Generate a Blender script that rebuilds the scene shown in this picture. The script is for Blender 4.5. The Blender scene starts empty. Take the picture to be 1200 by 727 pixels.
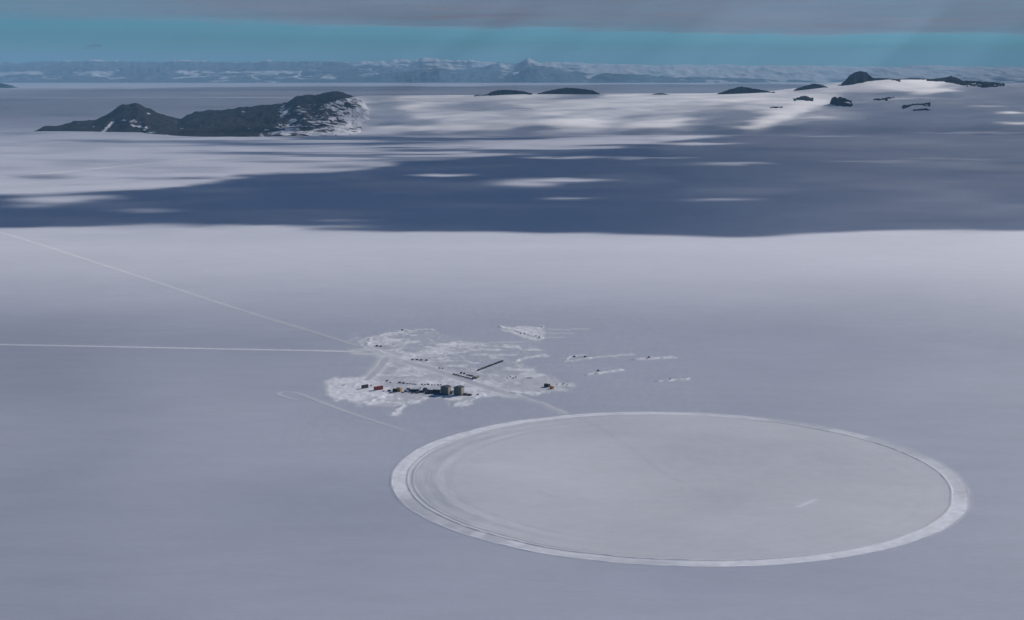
import bpy, bmesh, math, random
import numpy as np
from mathutils import Vector, Matrix

scene = bpy.context.scene
C = scene.collection

# ------------------------------------------------------------------ camera, sky, sun, exposure
H = 650.0                       # flying height above the ice (m)
F = 1753.0                      # focal length in photo pixels (1200 wide)
PITCH = math.atan((363.5 - 86) / F)
CP, SP = math.cos(PITCH), math.sin(PITCH)
cam_d = bpy.data.cameras.new('camera')
cam = bpy.data.objects.new('camera', cam_d); C.objects.link(cam)
cam.location = (0, 0, H)
cam.rotation_euler = (math.pi / 2 - PITCH, 0, 0)
cam_d.sensor_width = 36; cam_d.lens = F / 1200 * 36
cam_d.clip_start = 1; cam_d.clip_end = 400000
scene.camera = cam

SUN_AZ, SUN_EL = math.radians(50), math.radians(27)      # azimuth to the right of the view, elevation
sdir = Vector((math.sin(SUN_AZ) * math.cos(SUN_EL), math.cos(SUN_AZ) * math.cos(SUN_EL), math.sin(SUN_EL)))
sun_d = bpy.data.lights.new('sun', 'SUN'); sun_d.energy = 5.0; sun_d.angle = math.radians(0.53)
sun_d.color = (1.0, 0.94, 0.90)
sun = bpy.data.objects.new('sun', sun_d); C.objects.link(sun)
sun.rotation_euler = sdir.to_track_quat('Z', 'Y').to_euler()
sun.location = (2000, 2000, 3000)

w = bpy.data.worlds.new('World'); scene.world = w; w.use_nodes = True
nt = w.node_tree; nt.nodes.clear()
sky = nt.nodes.new('ShaderNodeTexSky'); sky.sky_type = 'NISHITA'; sky.sun_disc = False
sky.sun_elevation = SUN_EL; sky.sun_rotation = SUN_AZ
sky.altitude = 650; sky.air_density = 1.0; sky.dust_density = 0.0; sky.ozone_density = 3.0
bg = nt.nodes.new('ShaderNodeBackground'); bg.inputs['Strength'].default_value = 0.05
wo = nt.nodes.new('ShaderNodeOutputWorld')
tint = nt.nodes.new('ShaderNodeVectorMath'); tint.operation = 'MULTIPLY'; tint.inputs[1].default_value = (0.285, 0.705, 1.09)
nt.links.new(sky.outputs[0], tint.inputs[0]); nt.links.new(tint.outputs[0], bg.inputs[0]); nt.links.new(bg.outputs[0], wo.inputs[0])

scene.view_settings.view_transform = 'Standard'
scene.view_settings.look = 'None'
scene.view_settings.gamma = 1
scene.view_settings.exposure = 0.36
scene.render.resolution_x = 1024; scene.render.resolution_y = 620
scene.cycles.max_bounces = 6
scene.cycles.transparent_max_bounces = 16
scene.cycles.volume_bounces = 0

random.seed(7)

# ------------------------------------------------------------------ projection helpers (to read places off the survey photo)
def G(px, py, z=0.0):
    """pixel -> point on the level z"""
    rx, ru = (px - 600) / F, -(py - 363.5) / F
    dy, dz = CP + ru * SP, -SP + ru * CP
    t = (z - H) / dz
    return Vector((rx * t, dy * t, z))
def W(px, py, Y):
    """pixel + distance -> x, z"""
    rx, ru = (px - 600) / F, -(py - 363.5) / F
    dy, dz = CP + ru * SP, -SP + ru * CP
    t = Y / dy
    return rx * t, H + dz * t
def project(X, Y, Z):
    z = Z - H
    d = Y * CP - z * SP; u = Y * SP + z * CP
    d = np.maximum(d, 1.0)
    return 600 + F * X / d, 363.5 - F * u / d

# ------------------------------------------------------------------ numpy noise
def _hash(ix, iy, seed):
    h = (ix.astype(np.int64) * 374761393 + iy.astype(np.int64) * 668265263 + seed * 1442695041) & 0xFFFFFFFF
    h = ((h ^ (h >> 13)) * 1274126177) & 0xFFFFFFFF
    h = h ^ (h >> 16)
    return (h & 0xFFFFFF) / float(0xFFFFFF)
def vnoise(x, y, seed=0):
    ix, iy = np.floor(x), np.floor(y); fx, fy = x - ix, y - iy
    fx = fx * fx * fx * (fx * (fx * 6 - 15) + 10); fy = fy * fy * fy * (fy * (fy * 6 - 15) + 10)
    a = _hash(ix, iy, seed); b = _hash(ix + 1, iy, seed); c = _hash(ix, iy + 1, seed); d = _hash(ix + 1, iy + 1, seed)
    return (a * (1 - fx) + b * fx) * (1 - fy) + (c * (1 - fx) + d * fx) * fy
def fbm(x, y, seed=0, octv=4, gain=0.5):
    s, a, n = 0, 1, 0
    for k in range(octv):
        s = s + a * (vnoise(x * 2 ** k + 17.3 * k, y * 2 ** k - 9.1 * k, seed + k) * 2 - 1); n += a; a *= gain
    return s / n
def sst(a, b, x):
    t = np.clip((x - a) / (b - a), 0, 1); return t * t * (3 - 2 * t)
def interp(pts, x):
    p = np.array(pts, float); return np.interp(x, p[:, 0], p[:, 1])
def poly_sd(px, py, pts):
    """signed distance (positive inside) to a polygon"""
    P = np.array(pts, float); n = len(P)
    d2 = np.full(px.shape, 1e18); ins = np.zeros(px.shape, bool)
    for i in range(n):
        ax, ay = P[i]; bx, by = P[(i + 1) % n]
        ex, ey = bx - ax, by - ay
        t = np.clip(((px - ax) * ex + (py - ay) * ey) / (ex * ex + ey * ey + 1e-12), 0, 1)
        d2 = np.minimum(d2, (px - ax - t * ex) ** 2 + (py - ay - t * ey) ** 2)
        c = ((ay > py) != (by > py)) & (px < ex * (py - ay) / (ey if ey != 0 else 1e-9) + ax)
        ins ^= c
    d = np.sqrt(d2); return np.where(ins, d, -d)
def line_d(px, py, pts):
    d2 = np.full(px.shape, 1e18)
    for (ax, ay), (bx, by) in zip(pts[:-1], pts[1:]):
        ex, ey = bx - ax, by - ay
        t = np.clip(((px - ax) * ex + (py - ay) * ey) / (ex * ex + ey * ey + 1e-12), 0, 1)
        d2 = np.minimum(d2, (px - ax - t * ex) ** 2 + (py - ay - t * ey) ** 2)
    return np.sqrt(d2)

# ------------------------------------------------------------------ object helpers
def tag(o, label=None, cat=None, group=None, kind=None):
    if label: o['label'] = label
    if cat: o['category'] = cat
    if group: o['group'] = group
    if kind: o['kind'] = kind
    return o
def link(name, me, mat=None, parent=None, smooth=False):
    o = bpy.data.objects.new(name, me); C.objects.link(o)
    if mat: me.materials.append(mat)
    if parent: o.parent = parent
    if smooth: me.polygons.foreach_set('use_smooth', [True] * len(me.polygons))
    return o
def grid_mesh(name, X, Y, Z, attrs=None, mat=None, keep=None, wrap=False, smooth=True):
    """X, Y, Z arrays (rows, cols); attrs {name: array}; keep: cell mask"""
    r, c = X.shape
    co = np.stack([X, Y, Z], -1).reshape(-1, 3)
    idx = np.arange(r * c).reshape(r, c)
    if wrap:
        idx = np.concatenate([idx, idx[:, :1]], 1)
    q = np.stack([idx[:-1, :-1], idx[:-1, 1:], idx[1:, 1:], idx[1:, :-1]], -1)
    q = q[keep] if keep is not None else q.reshape(-1, 4)
    me = bpy.data.meshes.new(name)
    me.vertices.add(len(co)); me.vertices.foreach_set('co', co.ravel())
    me.loops.add(q.size); me.loops.foreach_set('vertex_index', q.ravel().astype(np.int32))
    me.polygons.add(len(q)); me.polygons.foreach_set('loop_start', np.arange(0, q.size, 4, dtype=np.int32))
    me.update(calc_edges=True)
    for k, v in (attrs or {}).items():
        a = me.attributes.new(k, 'FLOAT', 'POINT'); a.data.foreach_set('value', np.asarray(v, np.float32).ravel())
    me.validate()
    return link(name, me, mat, None, smooth)

# ------------------------------------------------------------------ materials
def newmat(name):
    m = bpy.data.materials.new(name); m.use_nodes = True
    t = m.node_tree; b = t.nodes['Principled BSDF']
    return m, t, b
def node(t, typ, **kw):
    n = t.nodes.new(typ)
    for k, v in kw.items():
        if k in n.inputs: n.inputs[k].default_value = v
        else: setattr(n, k, v)
    return n
def math_n(t, op, a, b=None, clamp=False):
    n = t.nodes.new('ShaderNodeMath'); n.operation = op; n.use_clamp = clamp
    for i, v in enumerate((a, b)):
        if v is None: continue
        if isinstance(v, (int, float)): n.inputs[i].default_value = v
        else: t.links.new(v, n.inputs[i])
    return n.outputs[0]
def noise_n(t, scale, detail=4, rough=0.55, stretch=(1, 1, 1), rot=0.0):
    tc = t.nodes.new('ShaderNodeTexCoord'); mp = t.nodes.new('ShaderNodeMapping')
    mp.inputs['Scale'].default_value = stretch; mp.inputs['Rotation'].default_value = (0, 0, rot)
    t.links.new(tc.outputs['Object'], mp.inputs[0])
    n = node(t, 'ShaderNodeTexNoise', Scale=scale, Detail=detail, Roughness=rough)
    t.links.new(mp.outputs[0], n.inputs['Vector'])
    return n.outputs['Fac']
def vecmul(t, col, fac):
    n = t.nodes.new('ShaderNodeVectorMath'); n.operation = 'SCALE'
    if hasattr(col, 'links'): t.links.new(col, n.inputs[0])
    else: n.inputs[0].default_value = col[:3]
    t.links.new(fac, n.inputs['Scale']); return n.outputs[0]

def snow_material(name, attr=True, base=0.5, amp=0.06):
    m, t, b = newmat(name)
    if attr:
        a = t.nodes.new('ShaderNodeAttribute'); a.attribute_name = 'albedo'; A = a.outputs['Fac']
    else:
        v = t.nodes.new('ShaderNodeValue'); v.outputs[0].default_value = base; A = v.outputs[0]
    n1 = noise_n(t, 0.0016, 5, 0.6, (0.5, 1, 1), 0.3)       # drifts hundreds of metres long
    n2 = noise_n(t, 0.02, 4, 0.6, (0.35, 1, 1), 0.35)       # wind crust streaks
    n3 = noise_n(t, 0.12, 3, 0.7, (0.4, 1, 1), 0.35)
    s = math_n(t, 'ADD', math_n(t, 'MULTIPLY', math_n(t, 'SUBTRACT', n1, 0.5), amp * 2.2),
               math_n(t, 'ADD', math_n(t, 'MULTIPLY', math_n(t, 'SUBTRACT', n2, 0.5), amp * 2.3),
                      math_n(t, 'MULTIPLY', math_n(t, 'SUBTRACT', n3, 0.5), amp * 2.4)))
    A2 = math_n(t, 'MULTIPLY', A, math_n(t, 'ADD', s, 1.0), clamp=True)
    f_ = math_n(t, 'MULTIPLY', math_n(t, 'SUBTRACT', A, 0.5), 1 / 0.11, clamp=True)      # wind crust is bluer, groomed and broken snow whiter
    tm = t.nodes.new('ShaderNodeMix'); tm.data_type = 'RGBA'
    t.links.new(f_, tm.inputs[0]); tm.inputs[6].default_value = (0.925, 0.95, 1.05, 1); tm.inputs[7].default_value = (1.0, 0.99, 0.985, 1)
    t.links.new(vecmul(t, tm.outputs[2], A2), b.inputs['Base Color'])
    b.inputs['Roughness'].default_value = 0.62
    b.inputs['Specular IOR Level'].default_value = 0.35
    bp = t.nodes.new('ShaderNodeBump'); bp.inputs['Strength'].default_value = 0.35; bp.inputs['Distance'].default_value = 1.2
    t.links.new(n2, bp.inputs['Height']); t.links.new(bp.outputs[0], b.inputs['Normal'])
    return m
PLAIN = 0.50
M_SNOW = snow_material('snow')
M_PLAIN = snow_material('snow_plain', False, PLAIN, 0.085)

def rock_material(name, rock=(0.022, 0.025, 0.031), snow=0.72, scale=0.004, thr=0.0, det=9):
    """dark volcanic rock with snow lying where attribute 'cover' + noise is high"""
    m, t, b = newmat(name)
    a = t.nodes.new('ShaderNodeAttribute'); a.attribute_name = 'cover'
    n1 = noise_n(t, scale, det, 0.62)
    n2 = noise_n(t, scale * 6, 5, 0.6)
    f = math_n(t, 'ADD', math_n(t, 'ADD', a.outputs['Fac'], math_n(t, 'MULTIPLY', math_n(t, 'SUBTRACT', n1, 0.5), 2.2)), thr)
    f = math_n(t, 'MULTIPLY', math_n(t, 'SUBTRACT', f, 0.5), 7.0, clamp=True)
    f = math_n(t, 'ADD', math_n(t, 'MULTIPLY', f, 1.0), 0.0, clamp=True)
    rc = vecmul(t, rock, math_n(t, 'ADD', math_n(t, 'MULTIPLY', math_n(t, 'POWER', n2, 2.0), 4.5), 0.1))
    mx = t.nodes.new('ShaderNodeMix'); mx.data_type = 'RGBA'
    t.links.new(f, mx.inputs[0]); t.links.new(rc, mx.inputs[6])
    mx.inputs[7].default_value = (snow * .96, snow * .97, snow, 1)
    t.links.new(mx.outputs[2], b.inputs['Base Color'])
    b.inputs['Roughness'].default_value = 1.0; b.inputs['Specular IOR Level'].default_value = 0.0
    bp = t.nodes.new('ShaderNodeBump'); bp.inputs['Strength'].default_value = 0.6; bp.inputs['Distance'].default_value = 0.03 / scale
    t.links.new(n1, bp.inputs['Height']); t.links.new(bp.outputs[0], b.inputs['Normal'])
    return m
M_RIDGE = rock_material('ridge_rock', snow=0.64, scale=0.009, rock=(0.024, 0.0215, 0.028), det=12)
M_CROP = rock_material('outcrop_rock', rock=(0.016, 0.019, 0.026), scale=0.02, thr=-0.35)
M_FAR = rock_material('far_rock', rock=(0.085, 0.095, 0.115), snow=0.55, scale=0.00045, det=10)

def paint(name, col, rough=0.55, wear=0.25, scale=0.6, metal=0.0):
    m, t, b = newmat(name)
    n = noise_n(t, scale, 5, 0.65)
    f = math_n(t, 'ADD', math_n(t, 'MULTIPLY', math_n(t, 'SUBTRACT', n, 0.5), wear * 2), 1.0)
    t.links.new(vecmul(t, col, f), b.inputs['Base Color'])
    b.inputs['Roughness'].default_value = rough; b.inputs['Metallic'].default_value = metal
    return m
P = {
    'shaded_khaki': paint('shaded_khaki_panel', (0.13, 0.135, 0.10)), 'beige': paint('beige_panel', (0.32, 0.28, 0.21)),
    'dark': paint('dark_paint', (0.035, 0.04, 0.045)), 'darkgreen': paint('dark_green_canvas', (0.045, 0.06, 0.055), 0.8),
    'grey': paint('grey_paint', (0.16, 0.17, 0.18)), 'white': paint('white_paint', (0.8, 0.8, 0.78)),
    'red': paint('red_paint', (0.33, 0.05, 0.045)), 'orange': paint('orange_paint', (0.62, 0.24, 0.05)),
    'gold': paint('ochre_paint', (0.6, 0.33, 0.08)), 'brown': paint('brown_paint', (0.14, 0.07, 0.045)),
    'teal': paint('teal_paint', (0.10, 0.22, 0.24)), 'blue': paint('blue_paint', (0.05, 0.09, 0.17)),
    'glass': paint('dark_glass', (0.02, 0.03, 0.04), 0.1), 'rubber': paint('black_rubber', (0.02, 0.02, 0.02), 0.9),
    'steel': paint('steel', (0.3, 0.3, 0.32), 0.4, metal=0.7), 'roof': paint('dark_roof', (0.06, 0.065, 0.07), 0.7),
    'wood': paint('weathered_wood', (0.22, 0.16, 0.1), 0.8), 'tan': paint('tan_canvas', (0.34, 0.27, 0.17), 0.85),
}

# ------------------------------------------------------------------ terrain: the broad snow dome behind
YR = 24000.0
RIDGE = [(300, 130), (380, 120), (420, 113), (560, 112), (620, 110), (710, 110.5), (830, 110.3), (920, 107), (980, 100), (1000, 96.5),
         (1040, 93.5), (1090, 93.5), (1130, 95.5), (1175, 98.5), (1250, 101), (1350, 106), (1500, 116), (1700, 130)]
RX = np.array([W(p, y, YR)[0] for p, y in RIDGE]); RZ = np.array([W(p, y, YR)[1] for p, y in RIDGE])
RZ[0] = -6.0; RX[0] = -3300.0; RZ[-1] = -6.0
def hill_h(X, Y):
    R = np.interp(X + 0.05 * (YR - Y) * 0, RX, RZ)
    ybase = 15900 + 350 * fbm(X / 2500, X * 0 + 3.1, 5, 3)
    t = (Y - ybase) / (YR - ybase)
    s = np.where(t < 0, 0, 1 - (1 - np.clip(t, 0, 1)) ** 1.55) * sst(-0.02, 0.16, t)
    back = 1 - sst(YR + 300, 33000, Y)
    n = fbm(X / 1500, Y / 2300, 21, 5)
    n2 = fbm((X + 0.4 * Y) / 420, (Y - .3 * X) / 900, 31, 4)
    g = sst(0.02, 0.3, t) * (1 - sst(0.78, 0.97, t))
    h = R * s * back + (n * 42 + n2 * 9) * g * sst(0, 120, R)
    return np.where((t <= 0) | (R <= 0), -6, h - 6 * (1 - sst(0, .05, t)))

# ------------------------------------------------------------------ cloud cover read off the shadows on the ice (shade 0..1 per place)
LOW = [(-400, 270), (0, 269), (60, 268), (120, 267), (200, 268), (240, 266), (300, 267), (345, 272), (420, 274), (600, 275.5), (700, 277), (800, 280),
       (870, 280), (940, 275), (1050, 272), (1120, 271), (1200, 273), (1600, 276)]
UP = [(-400, 232), (0, 230), (50, 228), (150, 223), (225, 215), (255, 206), (380, 203), (425, 197), (450, 190), (540, 185), (620, 181), (690, 177), (745, 169),
      (800, 164), (860, 158), (895, 151), (930, 139), (975, 119), (1000, 109), (1045, 108), (1105, 105), (1130, 92), (1600, 90)]
LIGHT = [  # cx cy rx ry strength : sunny gaps
    (505, 206.5, 34, 1.4, 1), (645, 212, 62, 2.6, .95), (600, 217, 34, 4, .8), (645, 234.5, 32, 1.6, .9), (822, 236, 36, 1.6, .45), (370, 261, 30, 1.6, .35),
    (30, 236, 46, 5, .95), (70, 233, 40, 3, .6), (140, 249, 40, 2, .35), (640, 186, 46, 1.6, .75), (745, 186, 50, 1.2, .45), (845, 193, 45, 1.3, .45),
    (155, 267, 60, 2.2, .8), (1130, 275, 90, 1.2, .4), (1010, 190, 60, 1, .2), (350, 268.5, 40, 1.5, .5), (0, 243, 30, 2, .5),
    (800, 169, 52, 1.5, .9), (890, 158, 50, 1.1, .75), (1010, 157.5, 44, 1.1, .7), (740, 163, 70, 2, .5), (960, 160, 30, .8, .4),
    (1066, 99, 34, 4.5, 1), (1090, 107, 30, 2, .9), (1050, 103, 30, 3, .8), (1018, 101, 22, 4, .5), (1180, 134, 18, 1.5, 1), (1183, 147, 18, 1.8, 1),
    (1060, 117, 40, 1.5, .4), (1140, 126, 25, 1.3, .4), (1140, 157, 80, .9, .3), (960, 138, 20, 3, .4), (1110, 187, 60, 1, .2)]
DARK = [
    (30, 208.5, 46, 1.8, .7), (135, 210, 26, 1.6, .5), (195, 210, 34, 2.2, .8), (385, 197, 50, 2, .7), (420, 189, 46, 1.6, .6), (130, 166, 90, 1.6, .7), (260, 167, 90, 2.0, .7),
    (330, 172, 90, 2, .5), (470, 168, 90, 3.2, .8), (560, 163, 100, 2.5, .7), (640, 160, 90, 1.6, .8), (430, 161, 60, 1.6, .7), (360, 161, 60, 1.3, .5), (500, 177, 70, 1.5, .5),
    (700, 172, 60, 2, .4), (590, 178, 50, 1.4, .6), (740, 154, 60, 2, .8), (830, 140, 44, 9, .8), (790, 128, 40, 3, .5), (880, 125, 30, 5, .6), (560, 128, 36, 3, .55),
    (610, 139, 24, 2.5, .6), (640, 151, 22, 2, .8), (500, 144, 50, 2.4, .45), (450, 140, 20, 3, .3), (700, 131, 40, 2.5, .4), (760, 143, 30, 3, .35), (930, 119, 20, 4, .5),
    (670, 115, 30, 2.5, .8), (540, 118, 40, 1.6, .3), (930, 140, 20, 5, .45), (20, 180, 50, 1.2, .25), (100, 190, 60, 1.2, .2), (20, 157, 40, 1.6, .35), (440, 150, 36, 2, .4),
    (1000, 118, 34, 7, .8), (950, 112, 20, 3, .4)]
DOMEPTS = [(430, 116, .7), (445, 122, .75), (440, 132, .75), (415, 128, .5), (480, 116, .38), (540, 116, .42), (600, 116, .45), (640, 113, .5), (680, 113, .85), (720, 114, .3), (432, 126, .75), (480, 126, .35), (520, 122, .5), (545, 124, .75), (575, 128, .75), (600, 131, .6),
    (630, 124, .35), (670, 124, .3), (700, 122, .28), (560, 136, .35), (500, 136, .3), (452, 138, .7), (425, 142, .7), (620, 137, .6), (650, 134, .3), (450, 145.5, .85), (480, 145, .7), (520, 143, .3), (560, 144, .3),
    (450, 151, .1), (490, 151, .0), (530, 151, .02), (575, 150, .3), (590, 146, .35), (618, 150.5, .85), (600, 156, .7), (640, 146, .1), (665, 145, .0), (690, 148, .0), (670, 153, .15), (715, 146, .4), (715, 153, .5),
    (740, 148, .1), (770, 148, .0), (785, 143, .1), (745, 137, .6), (765, 134, .5), (720, 131, .45), (770, 122, .35), (800, 116, .25), (840, 116, .2), (880, 117, .15), (910, 117, .2), (800, 127, .4), (840, 126, .45), (870, 126, .35),
    (900, 126, .3), (815, 135, .75), (850, 133, .8), (870, 138, .8), (835, 143, .85), (805, 143, .7), (865, 146, .8), (820, 151, .9), (850, 154, .9), (780, 154, .6), (740, 155, .8), (480, 157, .75), (540, 157, .7), (660, 158, .6),
    (878, 150, .05), (890, 145, .0), (905, 138.5, .0), (920, 132, .05), (935, 127, .1), (950, 122, .1), (965, 118, .1), (955, 114, .15), (915, 145, .7), (935, 138, .6), (950, 132, .75), (970, 126, .85), (985, 118, .7), (905, 152, .9),
    (950, 146, .85), (1000, 108, .5), (975, 106, .35), (940, 108, .3), (1000, 126, .88), (1000, 112, .7), (1040, 112, .85), (1090, 113, .85), (1140, 106, .85), (1190, 108, .85), (1040, 135, .88), (1100, 135, .88), (1160, 120, .86),
    (1180, 140, .86), (1000, 150, .9), (1080, 150, .88), (1180, 154, .88), (1035, 97, .2), (1060, 97, .0), (1085, 99, .0), (1060, 103, .1), (1090, 107, .1), (1115, 101, .5), (1130, 104, .8), (1020, 103, .3), (1250, 120, .85), (400, 120, .3), (400, 150, .4)]
def dome_shade(px, py):
    num = np.zeros(px.shape); den = np.zeros(px.shape)
    for x, y, v in DOMEPTS:
        # neighbours count along the slope-parallel streaks more than across them
        d2 = ((px - x + 2.0 * (py - y)) / 13.0) ** 2 + ((py - y) / 2.2) ** 2 + .05
        w_ = d2 ** -2.2; num += w_ * v; den += w_
    return np.clip(num / den, 0, 1) ** .82
def shade(px, py):
    wx = 16 * fbm(px / 55, py / 5, 41, 4); wy = 1.7 * fbm(px / 38, py / 4, 43, 4)
    amp = np.clip((py - 85) / 90, 0.3, 1)
    qx, qy = px + wx, py + wy * amp
    outside = 1 - .5 * sst(1230, 1500, px)
    fx_ = fbm(px / 26, py / 1.7, 44, 4)
    fy_ = sst(290, 240, py) * amp
    qx = qx + 9 * fx_ * fy_; qy = qy + 1.25 * fy_ * fbm(px / 22, py / 1.6, 45, 4)
    lo = interp(LOW, qx); up = interp(UP, qx)
    d = np.minimum(qy - up, lo - qy)
    soft = 1.3 + .9 * sst(-.3, .5, fbm(px / 60, py / 6, 47, 2)) * (qy < 240)
    M = sst(-soft, soft, d)
    M = M * (0.985 - 0.15 * sst(600, 1100, px) - 0.07 * sst(-.2, .7, fbm(px / 120, py / 9, 48, 4)))
    band = sst(153, 157, qy) * sst(205, 178, qy) * sst(120, 300, px) * sst(800, 740, px)
    M = 1 - (1 - M) * (1 - .85 * band * sst(-.02, .3, fbm(px / 150 + .1 * py, py / 3.4, 58, 4)))
    for cx, cy, rx, ry, s in DARK:
        e = ((qx - cx) / rx) ** 2 + ((qy - cy) / (ry * 1.05)) ** 2
        M = 1 - (1 - M) * (1 - s * np.exp(-e * 1.3))
    for cx, cy, rx, ry, s in LIGHT:
        e = ((qx - cx) / rx) ** 2 + ((qy - cy) / (ry * 1.05)) ** 2
        M = M * (1 - s * np.exp(-(e ** 1.6) * 1.3))
    zone = sst(340, 415, px) * sst(160.5, 158, py) * sst(86, 92, py)
    ds = dome_shade(px + 10 * fbm(px / 24, py / 4, 61, 4), py + 1.6 * fbm(px / 30, py / 3.2, 62, 4))
    ds = np.clip(ds + .30 * fbm(px / 30 + py / 5, py / 2.2, 63, 5) * sst(.02, .3, ds) * (1 - .8 * sst(.6, .85, ds)), 0, .97)
    # a bright tongue slanting down the dome
    dd = line_d(qx + 26 * fbm(px / 30, py / 7, 59, 4), qy * 2 + 7 * fbm(px / 20, py / 4, 60, 4), [(962, 236), (925, 262), (882, 300)])
    M = M * (1 - .0 * dd)
    SUNNY = np.zeros_like(px)
    for cx, cy, rx, ry in ((480, 150, 40, 4), (540, 149, 40, 3), (690, 148, 50, 4.5), (770, 147, 36, 3), (640, 141, 30, 2.5), (860, 114, 60, 3), (920, 113, 40, 3), (590, 145, 30, 2), (560, 135, 50, 3)):
        SUNNY = np.maximum(SUNNY, np.exp(-((((qx - cx) / rx) ** 2 + ((qy - cy) / ry) ** 2) ** 1.5)))
    SUNNY = np.maximum(SUNNY, np.exp(-(dd / 15) ** 2))
    # unseen thin cloud added to dim near ice, left edge most, and far ice
    veil = 0.45 * sst(284, 400, py) + 0.07 * sst(150, 0, px) * sst(300, 420, py) + .05 * fbm(px / 260, py / 90, 49, 3) * sst(300, 420, py)
    far = (0.60 * sst(172, 130, py) - .12 * sst(125, 108, py)) * sst(470, 400, px)
    far = np.maximum(far, .5 * sst(112, 106, py) * sst(820, 1000, px * 0 + 600))
    domev = (.30 + .5 * sst(-.1, .5, fbm(px / 90, py / 6, 55, 4))) * sst(108, 112, py) * sst(152, 140, py) * sst(405, 440, px)
    domev = domev + .22 * sst(430, 380, px) * sst(158, 150, py)
    patchy = (.13 * sst(215, 195, py) + .03) * (py < 290) * (px < 760) + .2 * sst(-.1, .6, fbm(px / 70, py / 4.5, 52, 4)) * sst(290, 265, py)
    V = 1 - (1 - np.clip(domev, 0, .9) * (1 - SUNNY)) * (1 - np.clip(veil, 0, 1)) * (1 - np.clip(far, 0, 1)) * (1 - patchy)
    out = 1 - (1 - M) * (1 - V)
    out = out * (1 - zone) + ds * zone
    for cx, cy, rx, ry, s in LIGHT[-13:]:
        e = ((qx - cx) / rx) ** 2 + ((qy - cy) / ry) ** 2
        out = out * (1 - zone * s * np.exp(-(e ** 1.6) * 1.3))
    return np.clip(out * outside, 0, 0.985)

# ------------------------------------------------------------------ the ice shelf
GXH, GY0, GY1 = 62000.0, -6000.0, 132000.0
xs = np.linspace(-GXH, GXH, 63); ys = np.concatenate([np.linspace(GY0, 12000, 30), np.geomspace(12300, GY1, 60)])
Xg, Yg = np.meshgrid(xs, ys)
ice = grid_mesh('ice_shelf', Xg, Yg, Xg * 0, mat=M_PLAIN)
tag(ice, 'flat pale snow-covered ice shelf reaching to the far mountains', kind='structure')

# ------------------------------------------------------------------ snow dome
xs = np.arange(-3400, 17000, 65.0); ys = np.concatenate([np.arange(15200, 25500, 60.0), np.arange(25500, 33400, 220.0)])
Xg, Yg = np.meshgrid(xs, ys); Zg = hill_h(Xg, Yg)
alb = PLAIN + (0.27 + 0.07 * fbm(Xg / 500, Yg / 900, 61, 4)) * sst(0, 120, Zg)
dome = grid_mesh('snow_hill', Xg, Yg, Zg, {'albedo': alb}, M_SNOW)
tag(dome, 'broad smooth snow hill striped by cloud shadows beyond the ice', kind='structure')

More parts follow.
